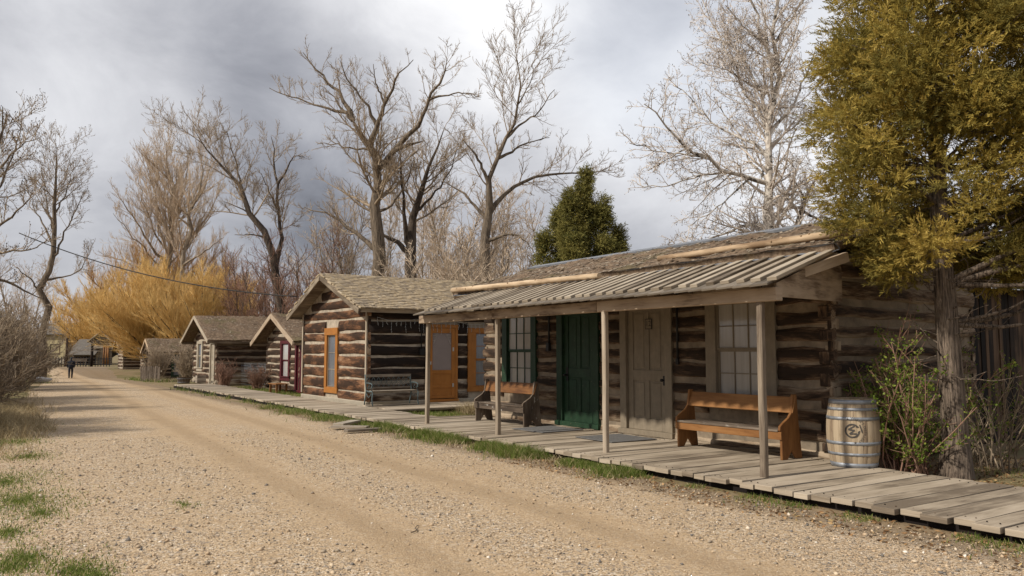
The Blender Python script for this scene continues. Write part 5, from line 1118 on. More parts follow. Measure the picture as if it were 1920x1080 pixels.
px_tree('bare_tree', 'dark left-leaning bare tree with two long stems behind the cream-trimmed cabin', 52,
        [[(528, 560, 9), (520, 510, 8.5), (508, 455, 7.5), (488, 405, 6), (455, 355, 4.5), (425, 320, 3.5), (395, 285, 2), (365, 245, 1)], [(522, 520, 7), (524, 460, 6), (523, 400, 5), (520, 345, 4), (512, 300, 2.5), (508, 255, 1)], [(521, 345, 3), (540, 315, 2.2), (550, 290, 1.5), (572, 295, .8)],
         [(455, 355, 3), (445, 310, 2), (432, 270, 1.4), (425, 245, .8)], [(488, 405, 3), (460, 395, 2), (420, 378, 1)], [(505, 450, 3), (480, 440, 2), (440, 440, 1)], [(522, 400, 3), (505, 360, 2), (490, 325, 1)]],
        COT, 'bark_dark', 'twig_cot', seed=9)
POP = [lv(0.34, .2, 1, (25, 58), .46, .8, 4.2, .38, 8, .20, .07, .018, bare=.45), lv(0.24, .15, 1, (20, 45), .45, .4, 1.9, .55, 6, .28, .09, .014), lv(0.23, .15, 1, (18, 45), .42, .25, .9, .7, 4, .22, .09, .011)]
px_tree('poplar_tree', 'pale rounded bare tree rising out of the orange willow', 78,
        [[(309, 560, 6), (312, 500, 5.8), (316, 430, 5), (318, 370, 4), (316, 310, 2), (312, 268, 1)], [(312, 500, 4), (285, 465, 3), (262, 425, 2.2), (240, 390, 1.5), (222, 368, .8)], [(314, 450, 3), (298, 400, 2.4), (282, 340, 1.6), (268, 290, .8)], [(316, 430, 3), (340, 380, 2.4), (352, 330, 1.5), (350, 290, .8)], [(312, 480, 3), (290, 440, 2), (270, 380, 1.4), (258, 330, .8)], [(309, 525, 4), (270, 505, 3), (230, 488, 2), (195, 480, 1)], [(316, 400, 3), (330, 350, 2), (332, 300, 1)], [(311, 515, 3), (275, 470, 2), (240, 432, 1.4), (212, 400, .8)], [(313, 460, 3), (292, 410, 2), (292, 340, 1.4), (298, 275, .8)], [(315, 440, 2.6), (345, 400, 2), (372, 350, 1.4), (382, 300, .8)]], POP, 'bark_pale', 'twig_tan', seed=12, spread=.5)
px_tree('poplar_tree', 'slimmer pale bare tree just right of the rounded one in the willow', 76,
        [[(338, 560, 4.6), (345, 500, 4.6), (355, 440, 5), (363, 380, 3.5), (370, 330, 2), (375, 285, 1)], [(350, 470, 3), (375, 430, 2.4), (398, 390, 1.6), (415, 345, .8)], [(357, 420, 2.5), (345, 380, 2), (338, 340, 1)], [(346, 500, 3), (385, 470, 2.2), (420, 445, 1)], [(362, 390, 2), (385, 350, 1.5), (395, 310, .8)]], POP, 'bark_pale', 'twig_tan', seed=13)
px_tree('bare_tree', 'straight slender bare tree on the left above the grey thicket', 60,
        [[(82, 620, 7), (88, 560, 6.5), (95, 490, 5.5), (102, 420, 4), (106, 360, 3), (108, 310, 2), (105, 268, 1)], [(96, 480, 3), (120, 440, 2.2), (140, 400, 1.6), (160, 355, .8)], [(98, 460, 3), (80, 420, 2.2), (62, 385, 1.4), (50, 340, .8)], [(90, 535, 3), (120, 518, 2), (150, 510, 1.4), (175, 455, .7)], [(104, 400, 2), (125, 360, 1.4), (138, 310, .8)], [(100, 440, 2.4), (85, 380, 1.6), (78, 320, .8)], [(88, 560, 2.5), (60, 525, 2), (30, 500, 1)]], COT, 'bark_cot', 'twig_cot', seed=15, buds=(.5, 1, .02))
px_tree('bare_tree', 'bare budding tree at the left edge of the picture', 34,
        [[(-60, 640, 11), (-52, 520, 10), (-40, 420, 8), (-25, 330, 5), (-10, 260, 3), (5, 200, 1)], [(-48, 480, 6), (-10, 430, 4), (30, 400, 2.5), (62, 360, 1)], [(-40, 420, 5), (0, 350, 3), (25, 290, 2), (40, 230, 1)], [(-30, 350, 4), (10, 300, 2.5), (35, 275, 1.6), (70, 260, .8)], [(-52, 540, 5), (0, 520, 4), (35, 540, 3), (80, 560, 1)], [(-50, 500, 4), (5, 470, 3), (50, 470, 2), (90, 450, 1)], [(-20, 310, 3), (5, 250, 2), (12, 210, 1)]], COT, 'bark_cot', 'twig_cot', seed=16, buds=(.8, 1, .018))
# white-barked tree behind the sod roof
BIR = [lv(0.22, .12, 1, (30, 70), .42, .5, 2.6, .42, 8, .04, .14, .015), lv(0.15, .15, 1, (28, 65), .42, .25, 1.15, .6, 5, -.02, .16, .010), lv(0.13, .2, 1, (25, 60), .5, .14, .5, .75, 4, -.03, .15, .008)]
px_tree('white_barked_tree', 'tall white-barked bare tree with dark buds behind the sod-roofed cabin', 28,
        [[(1455, 470, 13), (1448, 420, 11), (1440, 350, 10), (1442, 290, 9.5), (1444, 220, 8), (1452, 140, 6.5), (1462, 60, 5), (1470, -30, 4), (1475, -120, 2.5), (1480, -200, 1)],
         [(1440, 350, 6.5), (1400, 333, 6), (1362, 325, 5.5), (1325, 300, 4.5), (1285, 277, 3.5), (1245, 235, 2.5), (1208, 195, 1.2)], [(1325, 300, 3), (1290, 290, 2.2), (1240, 285, 1.6), (1180, 268, .8)], [(1442, 300, 5), (1415, 270, 4), (1380, 255, 3), (1340, 238, 2.2), (1300, 190, 1.5), (1262, 160, .8)],
         [(1444, 230, 5), (1425, 170, 4), (1400, 120, 3), (1370, 80, 2), (1330, 70, 1)], [(1450, 150, 5), (1430, 80, 4), (1412, 10, 3), (1400, -80, 1.5)], [(1448, 425, 6), (1410, 415, 5), (1375, 425, 3.5), (1320, 455, 2), (1270, 462, 1)], [(1445, 400, 5), (1470, 370, 4), (1500, 350, 3), (1540, 330, 2)],
         [(1444, 260, 5), (1475, 215, 4), (1505, 160, 3), (1530, 90, 2)], [(1460, 80, 4), (1490, 30, 3), (1520, -30, 2)], [(1425, 170, 3), (1395, 150, 2), (1350, 125, 1.4), (1305, 118, .8)], [(1440, 340, 4), (1405, 300, 3), (1385, 250, 2), (1350, 200, 1)], [(1430, 90, 3), (1395, 50, 2), (1360, 10, 1)], [(1445, 265, 4), (1395, 165, 3), (1345, 60, 2), (1310, -30, 1)], [(1450, 185, 4), (1440, 90, 3), (1425, -20, 2)], [(1362, 325, 3), (1300, 332, 2), (1240, 352, 1.4), (1195, 345, .8)], [(1405, 334, 3), (1372, 368, 2), (1335, 398, 1.4), (1290, 425, .8)], [(1285, 277, 2), (1250, 300, 1.5), (1215, 320, .8)], [(1440, 300, 3), (1420, 350, 2), (1400, 390, 1)], [(1452, 140, 3), (1485, 90, 2), (1500, 20, 1)]],
        BIR, 'bark_white', 'twig_white', seed=21, buds=(.55, 1, .015))
px_tree('bare_tree', 'short dark crooked bare stem beside the white-barked tree', 29, [[(1490, 470, 7), (1494, 410, 6), (1500, 370, 5), (1515, 345, 3), (1540, 320, 1.5)], [(1496, 400, 4), (1530, 408, 3), (1560, 430, 1.5)], [(1500, 375, 3), (1490, 340, 2), (1485, 300, 1)]], BIR, 'bark_dark', 'twig_white', seed=22)
# generic bare trees that fill the belt behind the cabins
def auto_tree(name, label, px, d, h, r, lean, levels, bmat, tmat, seed, group, nst=1, buds=None, low=.25, up=.3):
    rng = np.random.default_rng(seed); base = at_d(px, 660, d); base[2] = 0; K = 12; Ps, Rs_ = [], []
    for s in range(nst):
        P = np.zeros((K, 3)); P[0] = base + (rng.normal(size=3) * .15 * [1, 1, 0] if s else 0); P[0, 2] = -.1; dirv = unit(np.array([lean + rng.normal() * .12 * (s > 0), rng.normal() * .12, 1.0])); hh = h * (1 if s == 0 else rng.uniform(.65, .95))
        for k in range(1, K): dirv = unit(dirv + rng.normal(size=3) * .06 + [0, 0, .06]); P[k] = P[k - 1] + dirv * hh / (K - 1)
        Ps.append(P); Rs_.append(np.linspace(r, r * .12, K) * (1 if s == 0 else .75))
    P, Rr = np.array(Ps), np.array(Rs_)
    L0, R0 = children(P, Rr, spacing=.75, t0=low, t1=.98, ang=(25, 62), lenfac=.42, lmin=.5, lmax=h * .42, rfac=.5, K=K, up=up, wig=.09, rmin=.022, rng=rng)
    return finish_tree(name, label, np.concatenate([P, L0]), np.concatenate([Rr, R0]), levels, bmat, tmat, base, group, buds, 6)
AUT = [lv(0.36, .2, 1, (28, 65), .44, .4, 2.0, .5, 6, .10, .14, .016), lv(0.17, .15, 1, (25, 55), .42, .22, 1.0, .65, 4, .14, .14, .0105)]
g1 = 'slender bare trees in the belt behind the cabins'
BELT = [('slim bare tree left of the tallest cottonwood', 640, 50, 11.0, .11, 0, 'bark_cot', 'twig_cot', 2), ('pale many-stemmed bare tree right of the tallest cottonwood', 822, 52, 12, .12, .05, 'bark_pale', 'twig_tan', 4),
        ('pale thin bare tree between the two big cottonwoods', 868, 50, 13.5, .12, 0, 'bark_pale', 'twig_tan', 3), ('thin pale bare tree in front of the right-hand cottonwood', 885, 40, 7.5, .07, .1, 'bark_pale', 'twig_tan', 3),
        ('bare thin tree right of the right-hand cottonwood trunk', 955, 46, 9.5, .08, 0, 'bark_pale', 'twig_tan', 3), ('low bare tree above the ridge of the orange-trimmed cabin', 745, 42, 7.2, .08, -.1, 'bark_cot', 'twig_cot', 3),
        ('grey bare saplings left of the white-barked tree', 1260, 34, 6.2, .06, 0, 'bark_cot', 'twig_cot', 4), ('grey low bare tree left of the small dark juniper', 985, 52, 11, .09, .1, 'bark_pale', 'twig_tan', 2),
        ('tan bare tree close left of the tallest cottonwood trunk', 672, 56, 12.5, .10, 0, 'bark_pale', 'twig_tan', 3), ('tan bare tree close right of the tallest cottonwood trunk', 735, 57, 12.5, .10, 0, 'bark_pale', 'twig_tan', 3),
        ('tan bare tree midway between the two big cottonwoods, farthest back', 800, 62, 14, .12, 0, 'bark_pale', 'twig_tan', 3), ('tan bare tree behind the right-hand cottonwood trunk', 915, 58, 13, .12, 0, 'bark_pale', 'twig_tan', 3),
        ('tan bare tree left of the low gable roofs, farthest back', 590, 60, 11.5, .10, 0, 'bark_cot', 'twig_tan', 3), ('grey bare saplings just right of the small dark juniper', 1195, 36, 5.6, .06, 0, 'bark_cot', 'twig_white', 4), ('grey bare saplings under the long low limb of the white-barked tree', 1345, 33, 5.6, .06, 0, 'bark_cot', 'twig_white', 4)]
for i, (lb, px, d, h, r, ln, b_, t_, ns) in enumerate(BELT): auto_tree('bare_tree', lb, px, d, h, r, ln, AUT, b_, t_, 100 + i, g1, ns)
g2 = 'reddish bare shrubs behind the cabins'
lbl = ['reddish bare shrubby tree right of the orange willow', 'reddish bare shrubby tree behind the two-stemmed dark tree', 'red-brown bare shrubby tree left of the orange-trimmed cabin roof', 'red-brown bare tree close behind the orange-trimmed cabin gable', 'brown bare shrub above the maroon-trimmed cabin roof']
for i, (px, d, h, r) in enumerate([(450, 62, 9.6, .08), (500, 58, 9.2, .07), (565, 52, 9.4, .08), (610, 48, 8.6, .08), (545, 46, 5.6, .06)]):
    auto_tree('shrubby_tree', lbl[i], px, d, h, r, 0, AUT, 'bark_dark', 'twig_red', 130 + i, g2, 5, None, .1)
g3 = 'distant bare trees beyond the road end'
lbl = ['faint bare tree at the far left beyond the thicket', 'faint bare tree behind the slender left tree', 'distant bare tree between thicket and willow', 'distant bare tree behind the yellow house']
for i, (px, d, h, r) in enumerate([(20, 80, 13, .16), (60, 95, 12, .16), (150, 130, 10, .16), (100, 140, 12, .18)]):
    auto_tree('bare_tree', lbl[i], px, d, h, r, 0, AUT, 'bark_pale', 'twig_tan', 150 + i, g3, 2, None, .15)
g4 = 'pale saplings close behind the orange-trimmed cabin'
lbl = ['pale sapling clump behind the middle of the shake roof', 'pale sapling clump behind the right end of the shake roof', 'pale sapling clump left of the sod roof end']
for i, (px, d, h) in enumerate([(800, 36, 6.4), (850, 38, 7.0), (940, 34, 6.0)]):
    auto_tree('sapling_clump', lbl[i], px, d, h, .05, 0, AUT, 'bark_pale', 'twig_tan', 170 + i, g4, 6, None, .2, .5)

# orange willows
def willow(label, px, d, h, spread, seed, mat='willow', n=26, dens=1.0, sc=1.0, lo=32):
    rng = np.random.default_rng(seed); base = at_d(px, 660, d); base[2] = 0; K = 9
    P = np.zeros((n, K, 3)); P[:, 0] = base + rng.normal(size=(n, 3)) * [.35, .35, 0]; az = rng.uniform(0, 6.28, n); el = np.radians(rng.uniform(lo, 86, n)); d_ = np.stack([np.cos(az) * np.cos(el) * spread, np.sin(az) * np.cos(el) * spread, np.sin(el)], 1); ln = h * rng.uniform(.68, .92, n); d_ = unit(d_)
    for k in range(1, K): P[:, k] = P[:, k - 1] + d_ * (ln / (K - 1))[:, None]; d_ = unit(d_ + rng.normal(size=(n, 3)) * .07 + [0, 0, .03])
    Rr = np.linspace(.10, .014, K)[None] * np.ones((n, 1))
    lev = [lv(.17 / dens, .2, 1, (18, 58), .40, .8, 2.8, .45, 7, .16, .08, .018 * sc), lv(.12 / dens, .1, 1, (12, 38), .55, .5, 1.6, .6, 5, .24, .08, .013 * sc)]
    finish_tree('willow_tree', label, P, Rr, lev, 'bark_dark' if mat == 'willow' else 'bark_cot', mat, base, 'orange willows at the road end', None, 5)
willow('large orange willow in front, filling the middle of the orange mass', 312, 72, 10.6, 1.0, 1, n=54, lo=34)
willow('orange willow on the left of the orange mass, over the road end', 195, 120, 13.5, 1.1, 2, n=42, dens=.7, sc=1.6)
willow('orange willow on the right of the orange mass, behind the cream-trimmed cabin', 390, 68, 9.0, .9, 3, n=36)
willow('brownish willow behind, between the orange mass and the red shrubs', 455, 72, 9.4, .8, 4, 'willow_dim', 24, .8)
willow('brownish-orange willow crown high behind the pale rounded tree', 320, 80, 14, .75, 5, 'willow_dim', 30, .7)

# ------------------------------------------------------------------ junipers
def sprays(C0, Dr, n_leaf, L, Wd, rng, curl=.35):
    """feathery sprays: strips fanned along a short stem. C0 (N,3) centres, Dr (N,3) directions"""
    N = len(C0); t = np.linspace(0, 1, n_leaf); side = unit(np.cross(Dr, rng.normal(size=(N, 3)))); up = np.cross(side, Dr)
    st = C0[:, None] + Dr[:, None] * (t[None, :, None] * L[:, None, None]) ; sg = np.where(np.arange(n_leaf) % 2 == 0, 1, -1)[None, :, None]
    ld = unit(Dr[:, None] * .8 + side[:, None] * sg * (.75 - .3 * t[None, :, None]) + up[:, None] * rng.normal(size=(N, n_leaf, 1)) * curl + rng.normal(size=(N, n_leaf, 3)) * .12)
    ll = (L[:, None] * .55 * (1 - .45 * t[None]) * rng.uniform(.6, 1.2, (N, n_leaf)))[..., None]; wv_ = unit(np.cross(ld, rng.normal(size=(N, n_leaf, 3)))) * Wd
    a = st - wv_ * .4; b = st + wv_ * .4; c = st + ld * ll * .6 + wv_ * .55; d = st + ld * ll * .6 - wv_ * .55; e = st + ld * ll
    V = np.stack([a, b, c, d, e], 2).reshape(-1, 3); m = N * n_leaf; i = np.arange(m)[:, None] * 5
    Q = np.concatenate([i + np.array([[0, 1, 2, 3]])]); Tq = i + np.array([[3, 2, 4]])
    F3 = np.concatenate([i + np.array([[0, 1, 2]]), i + np.array([[0, 2, 3]]), Tq]); return V, F3, np.tile(np.repeat(np.arange(N), n_leaf), 3)
def juniper(name, label, base, h, limbs_fn, clumps, leaf, trunk_pts, trunk_r, seed, mat, spray_n, L0, Wd, nleaf, group=None):
    rng = np.random.default_rng(seed); root = thing(name, tuple(base), label, 'tree', group)
    P, Rr = resample(trunk_pts, trunk_r, 16); rr = random.Random(seed)
    V, F_, _ = tubes(P[None], Rr[None], 14); 
    # fluted trunk
    ang = np.tile(np.arange(14) * 2 * math.pi / 14, 16); ctr = np.repeat(P, 14, 0); V = ctr + (V - ctr) * (1 + .09 * np.sin(ang * 3 + 1 + V[:, 2] * .6) + .06 * np.sin(ang * 5 + V[:, 2] * 1.4))[:, None]
    # limbs from the trunk to the clump centres
    cl, cr, cv = clumps; near = []
    sel = rng.choice(len(cl), min(len(cl), 110), replace=False); LP, LR = [], []
    for k in sel:
        c = cl[k]; hd = math.hypot(c[0] - base[0], c[1] - base[1]); zt = max(P[4, 2], c[2] - hd * rng.uniform(.15, .6)); j = int(np.argmin(abs(P[:, 2] - zt))); s = P[j]
        mid = s * .5 + c * .5 + np.array([0, 0, -.08 * hd]) + rng.normal(size=3) * .07 * hd; q, r_ = resample([s, s * .75 + mid * .25 , mid, c], [min(Rr[j] * .4, .014 + .018 * hd), .010 + .014 * hd, .008 + .006 * hd, .005], 8); LP.append(q); LR.append(r_)
    if nleaf > 10:   # dead stubs and bare twigs on the trunk
        dq, dr_ = children(P[None], Rr[None], spacing=.10, t0=.14, t1=.5, ang=(45, 88), lenfac=.12, lmin=.18, lmax=.95, rfac=.09, K=8, up=.05, wig=.22, rmin=.006, rng=rng)
        LP += list(dq); LR += list(dr_)
    V2, F2, _ = tubes(np.array(LP), np.array(LR), 5); mesh_np('trunk', np.concatenate([V, V2]), np.concatenate([F_, F2 + len(V)]), M['bark_jun'], root, None, True)
    n = (spray_n * (cr / cr.mean()) ** 2).astype(int); ci = np.repeat(np.arange(len(cl)), n); N = len(ci); off = unit(rng.normal(size=(N, 3))) * (rng.random((N, 1)) ** .45) * cr[ci][:, None] * np.array([1, 1, .8])
    C0 = cl[ci] + off; outw = unit(C0 - np.array([base[0], base[1], 0]) * [1, 1, 0] - np.array([0, 0, 1]) * C0[:, 2:3]); D = unit(unit(off) * .8 + outw * .5 + np.array([0, 0, .25]) + rng.normal(size=(N, 3)) * .35)
    L = L0 * rng.uniform(.6, 1.3, N); V, F3, w_ = sprays(C0, D, nleaf, L, Wd, rng); rv = np.clip(.55 * cv[ci] + .45 * rng.random(N), 0, 1)
    mesh_np('crown', V, F3, M[mat], root, rv[w_])
    return root
JB = np.array([11.35, 5.95, 0.0]); JC = JB + RT * .22; rng = np.random.default_rng(5); cl, cr = [], []
def jrad(z): return float(np.interp(z, [2.8, 3.2, 3.7, 4.5, 5.5, 6.5, 7.6, 8.6], [1.1, 1.5, 1.72, 1.85, 1.8, 1.65, 1.2, .3]))
tries = 0
while len(cl) < 470 and tries < 14000:
    tries += 1; z = rng.uniform(2.95, 8.5); a = rng.uniform(0, 6.283); q = math.sqrt(rng.uniform(.08, 1)); r_ = jrad(z) * q * (1 + .10 * math.sin(a * 3 + z * 1.3)); p = np.array([JC[0] + r_ * math.cos(a), JC[1] + r_ * math.sin(a), z])
    toward = (p - JB)[:2] @ unit(EYE[:2] - JB[:2]); right = (p - JB)[:2] @ RT[:2]
    if 2.9 < z < 4.3 and right > -.9 and rng.random() < .5: continue      # open window of limbs low in the crown
    if z < 3.0 and right > -.2 and right < .35 and toward > 0 and rng.random() < .7: continue
    if q < .45 and rng.random() < .6: continue
    cl.append(p); cr.append(rng.uniform(.22, .42))
for _ in range(95):      # low boughs sweeping out over the shed side
    q = rng.uniform(.55, 2.5); p = JC + RT * q + np.array([FW[0], FW[1], 0]) * rng.uniform(-1.0, .9); p[2] = rng.uniform(2.72 + .1 * q, 3.95); cl.append(p); cr.append(rng.uniform(.22, .40))
cl, cr = np.array(cl), np.array(cr); cv = np.clip(rng.normal(.55, .25, len(cl)), 0, 1)
juniper('juniper_tree', 'large olive-gold juniper tree with a bare grey trunk at the right, beside the barrel', JB, 8.8, None, (cl, cr, cv), None, [JB + [0, 0, -.1], JB + [.02, 0, .25], JB + [0, .02, 1.2], JB + [-.08, .03, 2.4], JB + [-.10, .05, 3.6], JB + [0, .1, 5.5], JB + [.05, .1, 8.3]], [.235, .185, .155, .14, .12, .09, .02], 31, 'juniper', 80, .145, .0115, 12)
JB2 = at_d(1090, 660, 30); JB2[2] = 0; rng = np.random.default_rng(6); cl, cr = [], []
spires = [(0.15, 0, 8.6, 1.35), (-.4, -.4, 7.7, 1.0), (-.75, .3, 7.3, .95), (.85, -.2, 7.5, .85), (.3, .8, 6.4, 1.0), (-.3, -.9, 6.0, .9), (-1.35, -.1, 6.2, .75), (1.4, .2, 6.4, .65)]
for (dx, dy, hh, r0) in spires:
    ctr = JB2 + RT * dx + np.array([FW[0], FW[1], 0]) * dy
    for _ in range(int(64 * r0 * hh / 7)):
        z = hh * (.12 + .88 * rng.random() ** .8); rr = r0 * (1 - (z / hh) ** 1.6) * math.sqrt(rng.random()) + .03; a = rng.uniform(0, 6.283); cl.append(ctr * [1, 1, 0] + [rr * math.cos(a), rr * math.sin(a), z]); cr.append(.17 + .24 * (1 - z / hh))
    cl.append(ctr * [1, 1, 0] + [0, 0, hh]); cr.append(.13)
cl, cr = np.array(cl), np.array(cr); cv = np.clip(rng.normal(.5, .25, len(cl)), 0, 1)
juniper('juniper_tree', 'small dark green pointed juniper behind the left part of the sod roof', JB2, 8, None, (cl, cr, cv), None, [JB2 + [0, 0, -.1], JB2 + [0, 0, 4], JB2 + [0, 0, 7.8]], [.2, .12, .02], 32, 'juniper_far', 80, .26, .020, 8)
# dark evergreens glimpsed behind the bare trees
for i, (px, d, hh, lb) in enumerate([(860, 62, 8.0, 'dark evergreen glimpsed behind the pale bare trees'), (655, 64, 5.6, 'low dark evergreen glimpsed left of the tallest cottonwood')]):
    B3 = at_d(px, 660, d); B3[2] = 0; rng = np.random.default_rng(40 + i); n = 70; z = hh * (.1 + .9 * rng.random(n)); rr = 1.7 * (1 - z / hh * .9) * np.sqrt(rng.random(n)); a = rng.uniform(0, 6.28, n); cl = np.stack([B3[0] + rr * np.cos(a), B3[1] + rr * np.sin(a), z], 1); cr = np.full(n, .4); cv = rng.random(n) * .6
    juniper('evergreen_tree', lb, B3, hh, None, (cl, cr, cv), None, [B3, B3 + [0, 0, hh * .5], B3 + [0, 0, hh * .95]], [.15, .1, .02], 45 + i, 'juniper_far', 30, .35, .05, 6, 'evergreens behind the bare trees')

# ------------------------------------------------------------------ shrubs
def shrub_mesh(base, n, h, spread, seed, dens, rm=.006, up=.15, K=7, levels=2, wig=.14):
    rng = np.random.default_rng(seed); P = np.zeros((n, K, 3)); P[:, 0] = np.array(base) + rng.normal(size=(n, 3)) * [spread * .25, spread * .25, 0]; az = rng.uniform(0, 6.28, n); el = np.radians(rng.uniform(35, 88, n)); d_ = np.stack([np.cos(az) * np.cos(el) * spread, np.sin(az) * np.cos(el) * spread, np.sin(el)], 1); d_ = unit(d_); ln = h * rng.uniform(.55, 1.05, n)
    for k in range(1, K): P[:, k] = P[:, k - 1] + d_ * (ln / (K - 1))[:, None]; d_ = unit(d_ + rng.normal(size=(n, 3)) * wig * .6)
    Rr = np.linspace(.014, .005, K)[None] * np.ones((n, 1)) * (h / 2) ** .5; out = [(P, Rr)]; p, r_ = P, Rr
    for L in range(levels): p, r_ = children(p, r_, spacing=.26 / dens if L == 0 else .16 / dens, t0=.1, t1=1, ang=(20, 60), lenfac=.45, lmin=.12, lmax=1.1 if L == 0 else .45, rfac=.6, K=5, up=up, wig=wig, rmin=rm, rng=rng); out.append((p, r_))
    return out
def shrub(name, label, base, n, h, spread, seed, tmat, dens=1.0, leaves=None, group=None, cat='shrub', rm=.006, levels=2):
    lv_ = shrub_mesh(base, n, h, spread, seed, dens, rm, levels=levels); Vs, Fs, Rs_, off = [], [], [], 0; rng = np.random.default_rng(seed + 1)
    for li, (p, r_) in enumerate(lv_): V, F_, w_ = tubes(p, r_, 5 if li == 0 else 3); Vs.append(V); Fs.append(F_ + off); off += len(V); Rs_.append(rng.random(len(p))[w_])
    root = thing(name, tuple(base), label, cat, group); mesh_np('stems', np.concatenate(Vs), np.concatenate(Fs), M[tmat], root, np.concatenate(Rs_))
    if leaves:
        pts = np.concatenate([q[0].reshape(-1, 3) for q in lv_[1:]]); pts = pts[rng.random(len(pts)) < leaves[0]]; pts = np.repeat(pts, 3, 0) + rng.normal(size=(len(pts) * 3, 3)) * .02; m = len(pts); d_ = unit(rng.normal(size=(m, 3)) + [0, 0, .4]); s_ = unit(np.cross(d_, rng.normal(size=(m, 3)))); L = leaves[1] * rng.uniform(.6, 1.3, (m, 1))
        V = np.stack([pts, pts + d_ * L * .5 + s_ * L * .36, pts + d_ * L, pts + d_ * L * .5 - s_ * L * .36], 1).reshape(-1, 3); F_ = np.arange(m * 4).reshape(-1, 4); mesh_np('leaves', V, F_, M['shrub_leaf'], root, rng.random(m))
    return root
def copy_tree(o, loc, rz, sc, label):
    c = o.copy(); C.link(c); c.location = loc; c.rotation_euler = (0, 0, rz); c.scale = (sc, sc, sc); c['label'] = label
    for ch in o.children: d_ = ch.copy(); C.link(d_); d_.parent = c
    return c
shrub('leafing_shrub', 'tangled shrub with fresh green leaves between the barrel and the juniper trunk', (11.10, 6.52, 0.0), 42, 1.85, .6, 61, 'twig_red', 1.1, (.5, .042))
shrub('leafing_shrub', 'sparse shrub with few leaves in the shade right of the juniper trunk', (12.9, 6.3, 0.0), 26, 1.8, .9, 62, 'twig_grey', .9, (.22, .036))
shrub('leafing_shrub', 'thin leafing shrub against the end wall behind the barrel', (11.75, 7.05, 0.0), 9, 2.5, .35, 63, 'twig_red', .8, (.3, .036))
for i, (p, h, lb, tm) in enumerate([((10.25, 41.4, 0), 1.25, 'reddish dead bush by the corner of the cream-trimmed cabin', 'twig_red'), ((10.75, 37.2, 0), 1.1, 'brown dead bush at the right end of the wire fence', 'twig_red'), ((9.9, 57.0, 0), 2.2, 'dense brown vine tangle against the low sod shed', 'twig_cot'), ((10.4, 50.8, 0), 2.3, 'dense twiggy bush beside the cream-trimmed cabin', 'twig_cot')]):
    shrub('bare_bush', lb, p, 60, h, .55, 70 + i, tm, 1.3, None, 'bare bushes before the far cabins', rm=.010)
proto = shrub('thicket_bush', 'tall grey bare thicket bush nearest the camera at the left edge', (-0.5, 20.5, 0), 150, 2.6, .75, 81, 'twig_grey', 1.5, None, 'bare thicket along the left of the road', rm=.0085)
TH_L = [((-1.1, 23.5, 0), 1.1, 1.15, 'large thicket bush second from the left edge'), ((0.0, 28.5, 0), 2.3, 1.1, 'thicket bush in the middle of the left row'), ((0.2, 35, 0), 3.9, 1.2, 'thicket bush under the slender left tree'), ((1.2, 43, 0), 5.1, 1.25, 'thicket bush by the white stone'), ((1.2, 54, 0), .6, 1.2, 'thicket bush left of the walking person'), ((-2.0, 32, 0), 4.4, 1.5, 'tall rear thicket bush behind the left row'), ((-0.5, 47, 0), 2.9, 1.6, 'tall rear thicket bush before the yellow house')]
for (p, rz, sc, lb) in TH_L: copy_tree(proto, p, rz, sc, lb)

# ------------------------------------------------------------------ grass, litter, gravel
def blades(name, pos, h, wd, mat, rnd, rng, lean=.35, kind='stuff'):
    n = len(pos); az = rng.uniform(0, 6.283, n); s_ = np.stack([np.cos(az), np.sin(az), 0 * az], 1) * wd[:, None]; ld = rng.normal(size=(n, 3)) * [1, 1, 0] * lean; t1 = pos + np.array([0, 0, 1]) * (h * .55)[:, None] + ld * (h * .3)[:, None]; t2 = pos + np.array([0, 0, 1]) * (h * .95)[:, None] + ld * (h * .95)[:, None]
    V = np.stack([pos - s_, pos + s_, t1 + s_ * .7, t1 - s_ * .7, t2], 1).reshape(-1, 3); i = np.arange(n)[:, None] * 5
    F3 = np.concatenate([i + [[0, 1, 2]], i + [[0, 2, 3]], i + [[3, 2, 4]]]); return tag(mesh_np(name, V, F3, M[mat], None, np.tile(rnd, 3)), kind=kind)
rng = np.random.default_rng(77); pos, hh = [], []
def scatter(n, x0, x1, y0, y1, hmin, hmax, patch=.5, fs=2.2, ph=0.0):
    x = rng.uniform(x0, x1, n); y = rng.uniform(y0, y1, n); f = .5 + .28 * np.sin(x * fs * 1.7 + ph + np.sin(y * fs)) + .28 * np.sin(y * fs * 1.1 + ph * 2 + x); k = f > patch
    pos.append(np.stack([x[k], y[k], gz(y[k]) - .005], 1)); hh.append(rng.uniform(hmin, hmax, k.sum()) * (.5 + .6 * f[k]))
def edge_strip(n, y0, y1, w0, hmin, hmax, patch=.3):
    y = rng.uniform(y0, y1, n); f = .5 + .3 * np.sin(y * 2.3) + .25 * np.sin(y * 5.1 + 1); x = 7.93 - np.abs(rng.normal(size=n)) * w0 * (.3 + f); k = f > patch; pos.append(np.stack([x[k], y[k], gz(y[k]) - .005], 1)); hh.append(rng.uniform(hmin, hmax, k.sum()) * (.5 + .5 * f[k]))
edge_strip(13000, 10.8, 17.2, .27, .05, .27, .2); edge_strip(5200, 8.5, 10.8, .24, .04, .17, .12); edge_strip(6500, 17.4, 25, .30, .05, .2, .15); edge_strip(3200, 2.5, 8.7, .22, .02, .09, .42); edge_strip(700, 25, 40, .2, .08, .28, .6)
scatter(5200, 9.7, 14, 17.9, 20.5, .05, .16, .2); scatter(2600, 9.95, 11.2, 30, 40, .06, .2, .3); scatter(900, 8.2, 10, 50, 60, .1, .3, .35); scatter(700, 12.0, 14.5, 4.2, 6.2, .04, .12, .5)
